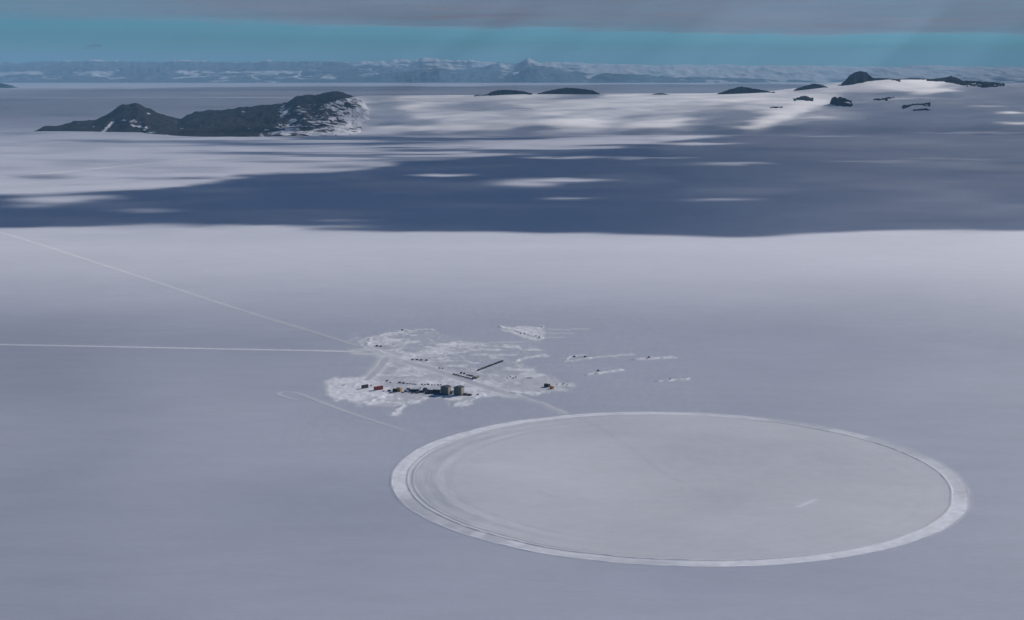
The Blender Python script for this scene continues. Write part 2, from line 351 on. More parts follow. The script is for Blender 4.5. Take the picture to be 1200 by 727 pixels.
# ------------------------------------------------------------------ rock ridges given by crest line and foot line
def ridge(name, crest, foot, Yc, depth_back, mat, label, cover, ncol=200, nrow=36, rough=12.0, nscale=260.0, Yf=None, seed=3, shape=0.9, calm_px=1e6, ragged=0):
    """crest, foot: [(px, py)...]; crest stands at distance Yc, foot on the ice or at Yf"""
    p0, p1 = crest[0][0], crest[-1][0]
    u = np.linspace(p0, p1, ncol)
    cy = interp(crest, u); fy = interp(foot, u)
    if ragged: fy = fy + ragged * fbm(u / 3.5, u * 0 + seed, seed + 30, 3); cy = cy + .35 * ragged * fbm(u / 2.5, u * 0 + seed, seed + 40, 3)
    Ycol = interp(Yc, u) if isinstance(Yc, list) else np.full(ncol, float(Yc))
    CX, CZ = np.empty(ncol), np.empty(ncol); FX, FY, FZ = np.empty(ncol), np.empty(ncol), np.empty(ncol)
    for i in range(ncol):
        CX[i], CZ[i] = W(u[i], cy[i], Ycol[i])
        if Yf is None:
            g = G(u[i], fy[i]); FX[i], FY[i], FZ[i] = g.x, g.y, -4.0
        else:
            yy = np.arange(Ycol[i] - 3000, Ycol[i] - 20, 20.0)
            rx_, ru_ = (u[i] - 600) / F, -(fy[i] - 363.5) / F
            tt = yy / (CP + ru_ * SP); zz = H + tt * (-SP + ru_ * CP); xx = rx_ * tt
            hit = np.nonzero(zz <= hill_h(xx, yy))[0]
            j = hit[0] if len(hit) else len(yy) - 1
            FX[i], FY[i] = xx[j], yy[j] - 15; FZ[i] = float(hill_h(xx[j:j+1], yy[j:j+1] - 15)[0]) - 2
    kk = max(3, ncol // 45); CZs = np.convolve(np.pad(CZ, kk, mode='edge'), np.hanning(2 * kk + 3)[1:-1] / np.hanning(2 * kk + 3).sum(), 'valid') if ncol > 300 and name == 'mountain_range' else CZ
    n_f = int(nrow * 0.68); tf = np.linspace(0, 1, n_f)[:, None]; tb = np.linspace(0, 1, nrow - n_f + 1)[1:, None]
    Yarr = Ycol
    calm = 1 - .88 * sst(calm_px - 6, calm_px + 12, u)[None, :]
    Xf = FX + (CX - FX) * tf; Yv = FY + (Yarr - FY) * tf; Zf = FZ + ((CZ * tf ** 1.5 + CZs * (1 - tf ** 1.5)) - FZ) * tf ** shape
    if Yf is not None:      # rock always stands a little proud of the snow around it
        lift = (5 + 16 * fbm(Xf / 28, Yv / 60, seed + 60, 4)) * sst(0, .12, tf)
        Zf = np.maximum(Zf, hill_h(Xf, Yv) + lift * min(1.0, rough / 8))
    Xb = CX + 0 * tb; Yb = Yarr + depth_back * tb; Zb = CZ + (np.minimum(FZ, CZ) - 8 - CZ) * tb ** 1.3
    X = np.vstack([Xf, Xb]); Y = np.vstack([Yv, Yb]); Z = np.vstack([Zf, Zb])
    T = np.vstack([np.broadcast_to(tf, Xf.shape), np.broadcast_to(1 - tb, Xb.shape)])
    k = np.sin(np.pi * np.clip(T, 0, 1)) ** .82
    env = np.clip((CZ - FZ) / (rough * 6), 0, 1)
    n = fbm(X / nscale, Y / nscale, seed, 5); rg = 1 - np.abs(fbm(X / (nscale * .8), Y / (nscale * 2.2), seed + 9, 4)) * 2
    Z = Z + (n * 1.2 + (rg - .6)) * rough * k * env * calm
    crestn = fbm(X / (nscale * .35), Y / nscale, seed + 4, 4)
    Z = Z + crestn * rough * .55 * sst(.5, 1, T) * np.clip((CZ - FZ) / (rough * 2.2), 0, 1) * calm
    px, py = project(X, Y, Z)
    o = grid_mesh(name, X, Y, Z, {'cover': cover(px, py, T, X, Y)}, mat)
    tag(o, label, kind='structure')
    return o
def cov_const(v): return lambda px, py, T, X, Y: np.full(px.shape, v)

# the dark ridge on the left with its cone
crest = [(40, 153.6), (50, 149), (60, 147.8), (72, 146.5), (80, 144), (87, 141.9), (98, 141.8), (110, 141.2), (123, 135.6), (133, 130), (139, 126), (145, 122.6), (152, 121.8), (160, 120.2), (163, 121.6),
         (168, 125), (175, 129.8), (182, 133.2), (190, 135.8), (200, 138.8), (208, 141), (212, 139.6), (220, 134.8), (229, 131.2), (247, 129.3), (262, 129.2), (275, 128.4), (280, 126.2), (299, 124.4), (315, 123.4), (330, 122),
         (339, 118.3), (348, 113.2), (359, 111), (367, 112), (378, 109.2), (389, 107.7), (400, 108.3), (412, 112), (418, 114.5), (425, 120), (433, 129), (440, 140), (448, 153)]
foot = [(40, 154), (100, 154.5), (165, 155.5), (175, 157), (215, 160.5), (290, 160.8), (390, 159.5), (415, 158), (448, 156)]
def cov_ridge(px, py, T, X, Y):
    cap = interp([(40, 200), (300, 160), (338, 125), (352, 121.5), (381, 119.5), (400, 114.5), (412, 112.3), (440, 100)], px)   # solid rock above this line
    c = -0.06 + 0.0 * px
    c = c + .48 * sst(0, 2.5, py - cap) * sst(205, 360, px + 14 * fbm(px / 12, py / 5, 131, 3))
    c = c + .16 * sst(370, 408, px) * sst(0, 2.5, py - cap) + .3 * sst(412, 440, px)
    c = c + .12 * sst(130, 150, py) * sst(215, 330, px) + .3 * fbm(px / 16, py / 5, 132, 3) * sst(0, 3, py - cap)
    c = c + .1 * np.exp(-((py - 157) / 3) ** 2) * sst(290, 340, px)
    for x, y, rx, ry, k in ((144, 141, 9, 3, .5), (155, 143, 8, 3, .6), (175, 133.5, 5, 1.6, .7), (161, 148, 9, 2.5, .75), (172, 150, 9, 3, .5), (92, 145, 2, 2, .8), (110, 149, 2.5, 3, .6), (203, 144, 5, 2, .6), (213, 151, 5, 2, .6),
                            (331, 128, 5, 7, .7), (284, 130, 7, 3, .5), (324, 136, 5, 5, .4), (250, 147, 16, 3, .35), (290, 150, 14, 4, .35), (180, 155.5, 30, 1.3, .6)):
        c = c + k * np.exp(-((px - x) / rx) ** 2 - ((py - y) / ry) ** 2)
    c = c + 1.1 * np.exp(-(((px - 126.5) + .95 * (py - 149)) / 3.2) ** 2) * sst(141, 144, py)
    return c
ridge('rocky_ridge', crest, foot, [(40, 17000), (87, 17900), (150, 18600), (300, 19500), (412, 20500), (448, 19000)], 1500, M_RIDGE, 'long dark volcanic ridge with a pointed cone at its left end', cov_ridge, 700, 90, 36, 240, seed=11, calm_px=425)

# rocks standing out of the snow dome (crest at the skyline distance)
def crop(crest, foot, Y, label, depth=260, rough=11, cover=-.45, seed=5, Yfd=250):
    ridge('rock_outcrop', crest, foot, Y, depth, M_CROP, label, cov_const(cover + .2), 160, 26, rough, 70, Yf=Y - Yfd, seed=seed, shape=.6, ragged=.7)
crop([(556, 112.5), (570, 111), (578, 107), (588, 105.5), (602, 105.8), (615, 107.2), (624, 110.5)], [(556, 113), (580, 111.8), (600, 110), (624, 111.2)], 23800, 'low dark rock hump at the snow skyline, left of its twin', seed=6)
crop([(630, 110), (640, 107), (652, 104.5), (664, 103), (680, 104), (694, 106), (703, 110)], [(630, 110.8), (652, 108), (670, 106.8), (690, 108), (703, 110.6)], 23800, 'low arched dark rock hump at the snow skyline, right of its twin', seed=7)
crop([(764, 111), (770, 109.6), (776, 109.4), (784, 111)], [(764, 111.5), (774, 111), (784, 111.3)], 23700, 'tiny dark rock speck alone on the flat snow skyline', 90, 2, seed=8)
crop([(842, 109.5), (852, 106), (862, 103), (868, 101.5), (876, 102.8), (890, 105), (908, 108.6)], [(842, 110.2), (866, 108), (885, 108), (908, 109)], 23600, 'low pointed dark rock on the snow skyline left of the big knob', seed=9)
crop([(933, 104), (945, 100.5), (954, 98), (960, 99), (970, 102)], [(933, 105), (950, 103), (970, 102.6)], 23700, 'small dark rock wedge next to the big knob', seed=10)
crop([(986, 100), (991, 94), (996, 88), (1002, 85), (1009, 83.5), (1015, 85), (1021, 90), (1026, 93)], [(986, 101), (1000, 99), (1010, 97), (1026, 93.8)], 24000, 'tall rounded dark rock knob highest on the snow skyline', 320, 15, -.5, 11)
crop([(1020, 92), (1036, 91.6), (1050, 93.3), (1055, 95)], [(1020, 93.2), (1040, 92.9), (1055, 96)], 24050, 'thin dark rock strip right of the tall knob', 120, 6, -.35, 12)
crop([(1056, 92.6), (1070, 91.6), (1082, 92.2), (1096, 93.4)], [(1056, 93.4), (1070, 92.9), (1096, 94.4)], 24100, 'thin dark rock edge above the sunny snow patch', 120, 6, -.35, 13)
crop([(1086, 93.6), (1098, 92), (1108, 91), (1114, 89), (1122, 91.5), (1130, 96), (1134, 101)], [(1086, 95.2), (1105, 96), (1122, 99), (1134, 101.6)], 24000, 'peaked dark rock hill on the right skyline', 300, 12, -.4, 14)
crop([(1131, 94.6), (1150, 95.5), (1168, 97), (1177, 100)], [(1131, 99.5), (1152, 103.2), (1177, 101)], 24100, 'low flat dark rock running off the right skyline', 300, 9, -.4, 15)
def slope_crop(pts, Ylabel, label, cover=-.1, rough=5, seed=20, th=1.0):
    """rock showing through the slope: a band along pts"""
    crest = [(p, y) for p, y, h in pts]; foot = [(p, y + h) for p, y, h in pts]
    # find distance of the dome surface under the middle of the band
    pm, ym = crest[len(crest) // 2]
    best = None
    for Yt in np.arange(16000, 24000, 40.0):
        x, z = W(pm, ym + pts[len(pts) // 2][2] * .5, Yt)
        if z <= float(hill_h(np.array([x]), np.array([Yt]))[0]): best = Yt; break
    Yt = best or 20000
    return ridge('rock_outcrop', crest, foot, Yt + 10, 160, M_CROP, label, cov_const(cover), 90, 20, rough * 2.6, 90, Yf=Yt - 150, seed=seed, shape=.6, ragged=1.2)
slope_crop([(930, 118, .5), (938, 113, 4), (945, 112.5, 6), (953, 117, 1)], 0, 'small dark rock bump on the snow slope beside the sunny tongue', -.05, 6, 21)
slope_crop([(903, 126.5, .4), (910, 125, 1.6), (917, 126.5, .4)], 0, 'smallest dark rock fleck lowest on the sunny slope', -.2, 3, 22)
slope_crop([(975, 115, 6), (978, 113.5, 10), (983, 116, 8), (990, 120, 5.5), (996, 122, 4), (999, 124, 1)], 0, 'dark rock ring with a snowy middle below the tall knob', .12, 7, 23)
slope_crop([(983, 113.6, 1.1), (990, 115, 1.2), (996, 118, 2.2), (998, 121, 1)], 0, 'thin upper rim of dark rock right of the sunny tongue', -.1, 3, 24)
slope_crop([(1024, 116, .6), (1030, 115.5, 2.2), (1040, 118, .8)], 0, 'faint dark rock smear on the shaded slope', .0, 3, 25)
slope_crop([(1038, 114.4, .4), (1043, 114.2, 1.2), (1048, 114.8, .4)], 0, 'tiny dark rock speck on the shaded slope', -.1, 3, 26)
slope_crop([(1057, 127, 2), (1061, 124, 3), (1070, 122.2, 1.4), (1082, 122.4, 1.4), (1090, 124, 1)], 0, 'arched dark rock rim on the shaded right slope', .0, 4, 27)
slope_crop([(1070, 129.5, .3), (1078, 127.5, 1.6), (1086, 127, 3), (1090, 129, 1)], 0, 'dark rock lump under the arched rim on the right slope', .02, 4, 28)

# ------------------------------------------------------------------ far mountain chain, about a hundred kilometres off
def far_range(crest, Yc, label, cov, rough, seed, nscale=2600, ncol=700, jag=0.0, foot=97.2):
    r = random.Random(seed)
    pts = []
    for (a, ya), (b, yb) in zip(crest[:-1], crest[1:]):
        n = max(1, int((b - a) / 3.2))
        for i in range(n):
            f_ = i / n; pts.append((a + (b - a) * f_, ya + (yb - ya) * f_ + (r.uniform(-jag, jag) * (.35 if a > 650 or a < 60 else 1) if i else 0)))
    pts.append(crest[-1])
    ridge('mountain_range', pts, [(pts[0][0], foot), (pts[-1][0], foot)], Yc, 5000, M_FAR, label, cov, ncol, 60, rough, nscale, Yf=None, seed=seed, shape=1.0)
def cov_far(base, low=-.4, hi=.5, extra=None):  # extra raises the snow, partly to stand in for pale haze
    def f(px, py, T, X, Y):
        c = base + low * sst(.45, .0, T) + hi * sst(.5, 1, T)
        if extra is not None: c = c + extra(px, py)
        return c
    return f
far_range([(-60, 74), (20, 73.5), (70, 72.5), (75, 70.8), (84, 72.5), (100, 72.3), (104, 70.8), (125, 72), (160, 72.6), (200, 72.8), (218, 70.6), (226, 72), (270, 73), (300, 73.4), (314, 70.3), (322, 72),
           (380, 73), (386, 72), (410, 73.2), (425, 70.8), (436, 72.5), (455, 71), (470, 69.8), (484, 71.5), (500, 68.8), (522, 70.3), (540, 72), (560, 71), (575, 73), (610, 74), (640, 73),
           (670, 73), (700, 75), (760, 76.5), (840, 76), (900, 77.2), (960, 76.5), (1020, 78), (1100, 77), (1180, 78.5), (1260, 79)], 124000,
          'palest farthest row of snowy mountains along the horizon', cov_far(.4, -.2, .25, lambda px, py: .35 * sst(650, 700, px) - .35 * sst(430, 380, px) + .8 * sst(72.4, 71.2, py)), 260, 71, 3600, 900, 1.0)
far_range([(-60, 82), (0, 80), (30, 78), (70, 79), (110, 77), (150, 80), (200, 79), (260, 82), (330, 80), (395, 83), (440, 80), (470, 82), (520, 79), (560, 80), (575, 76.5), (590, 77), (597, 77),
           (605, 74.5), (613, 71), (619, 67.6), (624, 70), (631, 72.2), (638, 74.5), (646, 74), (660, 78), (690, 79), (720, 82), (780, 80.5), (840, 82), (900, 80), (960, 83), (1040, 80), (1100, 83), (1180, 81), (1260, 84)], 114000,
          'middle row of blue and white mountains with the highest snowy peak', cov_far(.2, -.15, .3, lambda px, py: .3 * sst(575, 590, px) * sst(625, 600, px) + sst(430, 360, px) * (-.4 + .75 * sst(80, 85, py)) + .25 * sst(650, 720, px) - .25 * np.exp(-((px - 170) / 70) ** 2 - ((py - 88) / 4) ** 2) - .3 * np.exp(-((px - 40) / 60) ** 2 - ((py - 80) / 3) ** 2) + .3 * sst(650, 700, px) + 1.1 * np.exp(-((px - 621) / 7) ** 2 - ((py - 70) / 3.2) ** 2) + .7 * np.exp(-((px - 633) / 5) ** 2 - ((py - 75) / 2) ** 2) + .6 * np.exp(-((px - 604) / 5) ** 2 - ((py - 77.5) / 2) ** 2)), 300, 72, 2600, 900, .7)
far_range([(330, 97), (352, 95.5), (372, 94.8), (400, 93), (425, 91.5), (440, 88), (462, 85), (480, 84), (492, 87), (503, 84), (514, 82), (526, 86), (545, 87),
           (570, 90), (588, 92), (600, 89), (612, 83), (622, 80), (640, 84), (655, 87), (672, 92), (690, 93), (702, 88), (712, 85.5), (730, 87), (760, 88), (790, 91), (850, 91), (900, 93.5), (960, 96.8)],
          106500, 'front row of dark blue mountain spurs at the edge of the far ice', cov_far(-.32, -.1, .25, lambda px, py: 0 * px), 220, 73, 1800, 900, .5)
# dark island at the left edge, far out on the ice
ridge('rocky_island', [(-14, 103), (-8, 99), (2, 97.5), (8, 99), (13, 103)], [(-14, 103.2), (13, 103.4)], 68000, 1500, M_CROP, 'small dark island cut by the left edge, far out on the ice', cov_const(-.1), 80, 20, 40, 700, seed=77)

# ------------------------------------------------------------------ cloud
def cloud_material(name, col, nscale, amp, trans=0.12):
    m, t, b = newmat(name)
    big = noise_n(t, nscale * .6, 4, 0.55, (1, .35, 1)); colr = vecmul(t, col, math_n(t, 'ADD', math_n(t, 'MULTIPLY', big, 0.9), 0.55))
    t.nodes.remove(b); out = t.nodes['Material Output']
    a = t.nodes.new('ShaderNodeAttribute'); a.attribute_name = 'dens'
    n = noise_n(t, nscale, 5, 0.6)
    # ragged where thin, solid where dense
    e = math_n(t, 'MULTIPLY', math_n(t, 'SUBTRACT', n, 0.5), amp)
    k = math_n(t, 'MULTIPLY', math_n(t, 'MULTIPLY', a.outputs['Fac'], math_n(t, 'SUBTRACT', 1.0, a.outputs['Fac'])), 4.0)
    f = math_n(t, 'ADD', a.outputs['Fac'], math_n(t, 'MULTIPLY', e, k), clamp=True)
    tr = t.nodes.new('ShaderNodeBsdfTransparent')
    df = node(t, 'ShaderNodeBsdfDiffuse', Color=(*col, 1)); tl = node(t, 'ShaderNodeBsdfTranslucent', Color=(*col, 1))
    t.links.new(colr, df.inputs['Color']); t.links.new(colr, tl.inputs['Color'])
    m1 = t.nodes.new('ShaderNodeMixShader'); m1.inputs[0].default_value = trans
    t.links.new(df.outputs[0], m1.inputs[1]); t.links.new(tl.outputs[0], m1.inputs[2])
    m2 = t.nodes.new('ShaderNodeMixShader')
    t.links.new(f, m2.inputs[0]); t.links.new(tr.outputs[0], m2.inputs[1]); t.links.new(m1.outputs[0], m2.inputs[2])
    t.links.new(m2.outputs[0], out.inputs['Surface'])
    return m
M_CLOUD = cloud_material('cloud_vapour', (0.46, 0.48, 0.52), 0.0012, .35)
M_CLOUDF = cloud_material('far_cloud_vapour', (0.57, 0.48, 0.50), 0.00016, .5, .35)
CB = 3000.0
def cloud_deck(name, X, Y, dens, base, thick, lump, lscale, mat, label, seed):
    """closed layer: underside with hanging lumps, domed top, one opacity per place"""
    n = fbm(X / lscale, Y / lscale, seed, 5); n2 = fbm(X / (lscale * .6), Y / (lscale * .6), seed + 50, 5)
    body = np.sqrt(np.clip(dens, 0, 1))
    Zb = base + lump * n; Zt = base + 25 + np.maximum(0, thick * body * (1 + .5 * n2))
    edge = np.zeros(X.shape, bool); edge[0] = edge[-1] = True; edge[:, 0] = edge[:, -1] = True
    keepv = dens > 0.012
    kc = keepv[:-1, :-1] | keepv[1:, :-1] | keepv[:-1, 1:] | keepv[1:, 1:]
    r, c = X.shape; N = r * c
    Zt = np.maximum(Zt, Zb + 20); k_ = (Zt - Zb) / math.tan(SUN_EL)      # top pushed toward the sun so both faces cast the same shadow
    co = np.concatenate([np.stack([X, Y, Zb], -1).reshape(-1, 3), np.stack([X + k_ * math.sin(SUN_AZ), Y + k_ * math.cos(SUN_AZ), Zt], -1).reshape(-1, 3)])
    idx = np.arange(N).reshape(r, c)
    q = np.stack([idx[:-1, :-1], idx[:-1, 1:], idx[1:, 1:], idx[1:, :-1]], -1)[kc]
    q2 = q + N
    faces = [q[:, ::-1], q2]
    # side walls of the layer
    pad = np.pad(kc, 1)
    rr, cc = np.nonzero(kc)
    for dr, dc, (v0, v1) in ((-1, 0, ((0, 0), (0, 1))), (1, 0, ((1, 1), (1, 0))), (0, -1, ((1, 0), (0, 0))), (0, 1, ((0, 1), (1, 1)))):
        m_ = ~pad[rr + 1 + dr, cc + 1 + dc]
        a = idx[rr[m_] + v0[0], cc[m_] + v0[1]]; b = idx[rr[m_] + v1[0], cc[m_] + v1[1]]
        faces.append(np.stack([a, b, b + N, a + N], -1))
    q = np.concatenate(faces)
    me = bpy.data.meshes.new(name)
    me.vertices.add(len(co)); me.vertices.foreach_set('co', co.ravel())
    me.loops.add(q.size); me.loops.foreach_set('vertex_index', q.ravel().astype(np.int32))
    me.polygons.add(len(q)); me.polygons.foreach_set('loop_start', np.arange(0, q.size, 4, dtype=np.int32))
    me.update(calc_edges=True)
    al = 1 - np.sqrt(1 - np.clip(dens, 0, .99))
    a = me.attributes.new('dens', 'FLOAT', 'POINT'); a.data.foreach_set('value', np.concatenate([al.ravel(), al.ravel()]).astype(np.float32))
    me.validate()
    o = link(name, me, mat, None, True)
    tag(o, label, kind='stuff')
    return o
xs = np.concatenate([np.arange(-15000, 17000, 105.0), np.arange(17000, 62000, 450.0)])
ys = [1500.0]
while ys[-1] < 46500: ys.append(ys[-1] + min(420, max(45, (ys[-1] - 3700) ** 2 / 2.6e6 * .55)) if ys[-1] > 7000 else ys[-1] + (300 if ys[-1] < 6500 else 45))
ys = np.array(ys)
Xc, Yc_ = np.meshgrid(xs, ys)
cot = 1 / math.tan(SUN_EL); sa, ca = math.sin(SUN_AZ), math.cos(SUN_AZ)
hz = np.zeros_like(Xc)
for _ in range(5):
    hgt = CB + 60 - hz
    gx, gy = Xc - hgt * cot * sa, Yc_ - hgt * cot * ca
    hz = np.maximum(0, hill_h(gx, gy))
px, py = project(gx, np.maximum(gy, 800), hz)
D = shade(px, py)
D = D * sst(-15000, -12000, Xc) * sst(62000, 52000, Xc) * sst(1500, 3000, Yc_) * sst(46300, 43000, Yc_)
cloud_deck('cloud_layer', Xc, Yc_, D, CB, 260, 45, 2200, M_CLOUD, 'broken cloud layer overhead that throws the blue shadow bands', 81)
# the far part of the layer, seen from below along the top of the picture
xs = np.linspace(-76000, 76000, 360); ys = np.concatenate([np.arange(43000, 48000, 400.0), np.linspace(48000, 108000, 200)])
Xc, Yc_ = np.meshgrid(xs, ys)
u = Xc / Yc_ * F + 600
edge = np.interp(u, [-200, 0, 150, 300, 420, 520, 620, 760, 860, 1200, 1500], [62000, 66000, 71000, 73000, 80000, 78000, 80000, 86000, 93000, 92000, 88000])
edge = edge + 8500 * fbm(Xc / 6500, Yc_ / 40000, 91, 5)
D = sst(6500, -5500, Yc_ - edge + 5000 * fbm(Xc / 2600, Yc_ / 9000, 94, 4)) * (0.93 + .06 * fbm(Xc / 6000, Yc_ / 6000, 92, 3))
D = D * sst(43500, 46500, Yc_) * sst(76000, 62000, np.abs(Xc)) * (0.9 + .1 * sst(-.4, .4, fbm(Xc / 9000, Yc_ / 16000, 96, 4)))
D = D * (0.55 + .45 * sst(0, 380, u + 60 * fbm(Xc / 5000, Yc_ / 16000, 95, 4))) 
cloud_deck('cloud_layer', Xc, Yc_, np.clip(D * .86, 0, .97), CB, 380, 130, 6000, M_CLOUDF, 'grey mauve cloud bank along the top of the sky', 93)
# one stray wisp
wx, wz = W(103, 55, 90000)
xs = np.linspace(wx - 700, wx + 700, 60); ys = np.linspace(89200, 90800, 40)
Xc, Yc_ = np.meshgrid(xs, ys)
rr = ((Xc - wx) / 560) ** 2 + ((Yc_ - 90000) / 700) ** 2
D = .75 * sst(1, .1, rr + .7 * fbm(Xc / 350, Yc_ / 350, 97, 4))
M_WISP = cloud_material('wisp_vapour', (0.16, 0.18, 0.21), 0.003, .5)
cloud_deck('cloud_wisp', Xc, Yc_, D, wz - 130, 230, 40, 400, M_WISP, 'small lone grey cloud wisp below the cloud bank at left', 99)

# ------------------------------------------------------------------ haze
def haze(density):
    me = bpy.data.meshes.new('haze'); bm = bmesh.new()
    x0, x1, y0, y1, z0, z1 = -64000, 64000, -8000, 134000, -13, 2250
    vs = [bm.verts.new(p) for p in ((x0, y0, z0), (x1, y0, z0), (x1, y1, z0), (x0, y1, z0), (x0, y0, z1), (x1, y0, z1), (x1, y1, z1), (x0, y1, z1))]
    for f in ((3, 2, 1, 0), (4, 5, 6, 7), (0, 1, 5, 4), (1, 2, 6, 5), (2, 3, 7, 6), (3, 0, 4, 7)): bm.faces.new([vs[i] for i in f])
    bm.to_mesh(me); bm.free()
    m = bpy.data.materials.new('haze_air'); m.use_nodes = True; t = m.node_tree; t.nodes.clear()
    v = t.nodes.new('ShaderNodeVolumePrincipled'); o = t.nodes.new('ShaderNodeOutputMaterial')
    v.inputs['Color'].default_value = (0.36, 0.68, 1.0, 1); v.inputs['Density'].default_value = density; v.inputs['Anisotropy'].default_value = 0.1
    t.links.new(v.outputs[0], o.inputs['Volume'])
    tag(link('haze', me, m), 'thin blue haze over the far ice and mountains', kind='stuff')
haze(1.25e-5)

# ------------------------------------------------------------------ tracks and roads pressed in the snow
def smooth_path(pts, n=8):
    Pn = [np.array(p, float) for p in pts]; Pn = [2 * Pn[0] - Pn[1]] + Pn + [2 * Pn[-1] - Pn[-2]]
    out = []
    for i in range(1, len(Pn) - 2):
        a, b, c, d = Pn[i - 1:i + 3]
        for k in range(n):
            t = k / n
            out.append(.5 * ((2 * b) + (-a + c) * t + (2 * a - 5 * b + 4 * c - d) * t * t + (-a + 3 * b - 3 * c + d) * t ** 3))
    out.append(Pn[-2]); return np.array(out)
def track(name, pix, width, alb, label, z=0.12, edge=0.0, fade=(0.0, 0.0), seed=0, berm=0.35):
    w_ = np.array([[G(x, y).x, G(x, y).y] for x, y in pix])
    p = smooth_path(w_, 24)
    t = np.gradient(p, axis=0); t /= np.linalg.norm(t, axis=1)[:, None] + 1e-9; n = np.stack([-t[:, 1], t[:, 0]], 1)
    prof = np.array([-.62, -.5, -.42, -.3, -.1, .1, .3, .42, .5, .62]); al = np.array([0, .5, 1, .7, .55, .6, .7, 1, .5, 0.])
    hh = np.array([-.06, .1, 1, .2, 0, 0, .2, 1, .1, -.06])
    L = np.concatenate([[0], np.cumsum(np.linalg.norm(np.diff(p, axis=0), axis=1))])
    f = np.minimum(sst(0, max(fade[0], 1e-3), L), sst(0, max(fade[1], 1e-3), L[-1] - L))
    wv = width * (1 + .18 * fbm(L / 60, L * 0, seed, 3))
    X = p[:, 0][None] + n[:, 0][None] * prof[:, None] * wv; Y = p[:, 1][None] + n[:, 1][None] * prof[:, None] * wv
    nz = fbm(X / 9, Y / 9, seed + 5, 3)
    A = PLAIN + (alb - PLAIN) * al[:, None] * f * (1 + .35 * nz)
    Z = z + hh[:, None] * berm * (1 + .6 * nz) * f
    return tag(grid_mesh(name, X, Y, Z, {'albedo': A}, M_SNOW), label, kind='structure')
track('snow_road', [(-60, 257), (0, 272.5), (60, 291), (125, 312), (190, 333), (250, 353), (310, 372), (360, 387), (392, 397), (424, 407)], 14, .62, 'long faint snow road running off to the far left', fade=(0, 40), seed=1)
track('snow_road', [(-60, 402), (0, 404), (75, 405.5), (150, 407), (225, 408.5), (300, 410), (360, 411), (420, 412.5), (440, 412.8)], 17, .9, 'straight bright snow road entering from the left edge', fade=(0, 60), seed=2, berm=.5)
track('snow_track', [(352, 470), (332, 464.5), (326, 461.5), (334, 459.5), (350, 461.5), (378, 472), (410, 484), (450, 497), (490, 510), (512, 517)], 10, .64, 'faint single track with a hooked end left of the launch circle', fade=(40, 200), seed=3)
track('snow_track', [(-30, 210), (60, 203), (150, 194), (230, 187), (300, 182), (380, 175)], 45, .68, 'very faint track far out on the ice at left', fade=(0, 3000), seed=4, berm=.1)

# ------------------------------------------------------------------ the launch circle
CX0, CY0, CR = 267.0, 2379.0, 463.0
rad = np.concatenate([np.linspace(2, 330, 60), np.linspace(333, 420, 40), np.linspace(421.2, 470, 44)])
th = np.linspace(0, 2 * np.pi, 1100, endpoint=False)
Rg, Tg = np.meshgrid(rad, th, indexing='ij')
Xp, Yp = CX0 + Rg * np.cos(Tg), CY0 + Rg * np.sin(Tg)
deg = np.degrees(Tg)
def arc(a, b, s=12):
    c = ((a + b) / 2) % 360; hw = (b - a) / 2
    d = np.abs((deg - c + 180) % 360 - 180); return sst(hw + s, hw - s, d)
nz = fbm(Xp / 160, Yp / 160, 101, 4); nf = fbm(Xp / 14, Yp / 14, 102, 3); na = fbm(Tg * 30, Rg / 60, 103, 3); nl = fbm(Tg * 9, Rg / 3.2, 104, 3)
wob = 2.2 * fbm(Tg * 5, Tg * 0, 105, 3)
r_ = Rg + wob
A = PLAIN + .12 + .05 * nz + .02 * nf
A = A + .05 * np.exp(-((Xp + 20) / 200) ** 2 - ((Yp - 2500) / 260) ** 2)
# concentric wheel marks, clearest on the left
tr = np.sin(r_ / 4.6) * .5 + nl
A = A + .075 * tr * sst(352, 380, r_) * arc(120, 235, 25) + .012 * tr * sst(300, 400, r_)
A = A - .05 * np.exp(-((r_ - 408) / 9) ** 2) * arc(130, 215, 20)
rj = r_ + 2.6 * fbm(Tg * 26, Rg / 40, 107, 4)
ringb = sst(438.5, 441, r_) * sst(464, 460, rj)
br = np.maximum.reduce([arc(98, 198, 6) * .95, arc(76, 100, 6) * .75, arc(262, 345, 10) * .95, arc(345, 372, 10) * .55, arc(232, 262, 8) * .55, arc(198, 232, 6) * .15, arc(15, 60, 6) * .12, arc(60, 78, 4) * .55])
spots = sst(.05, .35, fbm(Tg * 11, Rg / 30, 106, 3)) * (arc(215, 250, 8) * .8 + arc(12, 50, 8) * .7)
A = A * (1 - ringb) + ringb * (PLAIN + .05 + .40 * np.clip(br * (.8 + .35 * fbm(Tg * 40, Rg / 9, 108, 3)) + .5 * spots, 0, 1) + .04 * tr + .04 * nf)
A = np.where(r_ > 462, PLAIN + (A - PLAIN) * sst(464.5, 462, r_), A)
# crossing track
cl = line_d(Xp, Yp, [tuple(G(x, y).xy) for x, y in [(655, 480), (700, 500), (742, 527), (770, 550), (800, 566)]])
A = A - .03 * np.exp(-(cl / 5) ** 2) * sst(2150, 2350, Yp) + .07 * np.exp(-((line_d(Xp, Yp, [tuple(G(x, y).xy) for x, y in [(640, 478), (665, 487)]])) / 7) ** 2)
s1 = line_d(Xp, Yp, [tuple(G(x, y).xy) for x, y in [(936, 594), (956, 586)]])
A = A + .22 * np.exp(-(s1 / 3.5) ** 2)
s2 = line_d(Xp, Yp, [tuple(G(x, y).xy) for x, y in [(632, 577), (652, 583)]])
A = A - .05 * np.exp(-(s2 / 4) ** 2)
Z = .08 + 1.15 * np.exp(-((r_ - 437) / 2.0) ** 2) * (.7 + .5 * na) * (1 - .6 * arc(60, 100, 12)) + .5 * np.exp(-((r_ - 463) / 1.8) ** 2) * (.5 + na)
Z = Z + .5 * np.exp(-((r_ - 428) / 1.6) ** 2) * arc(165, 245, 20)
Z = np.where(Rg > 468, -.25, Z) + .04 * nf
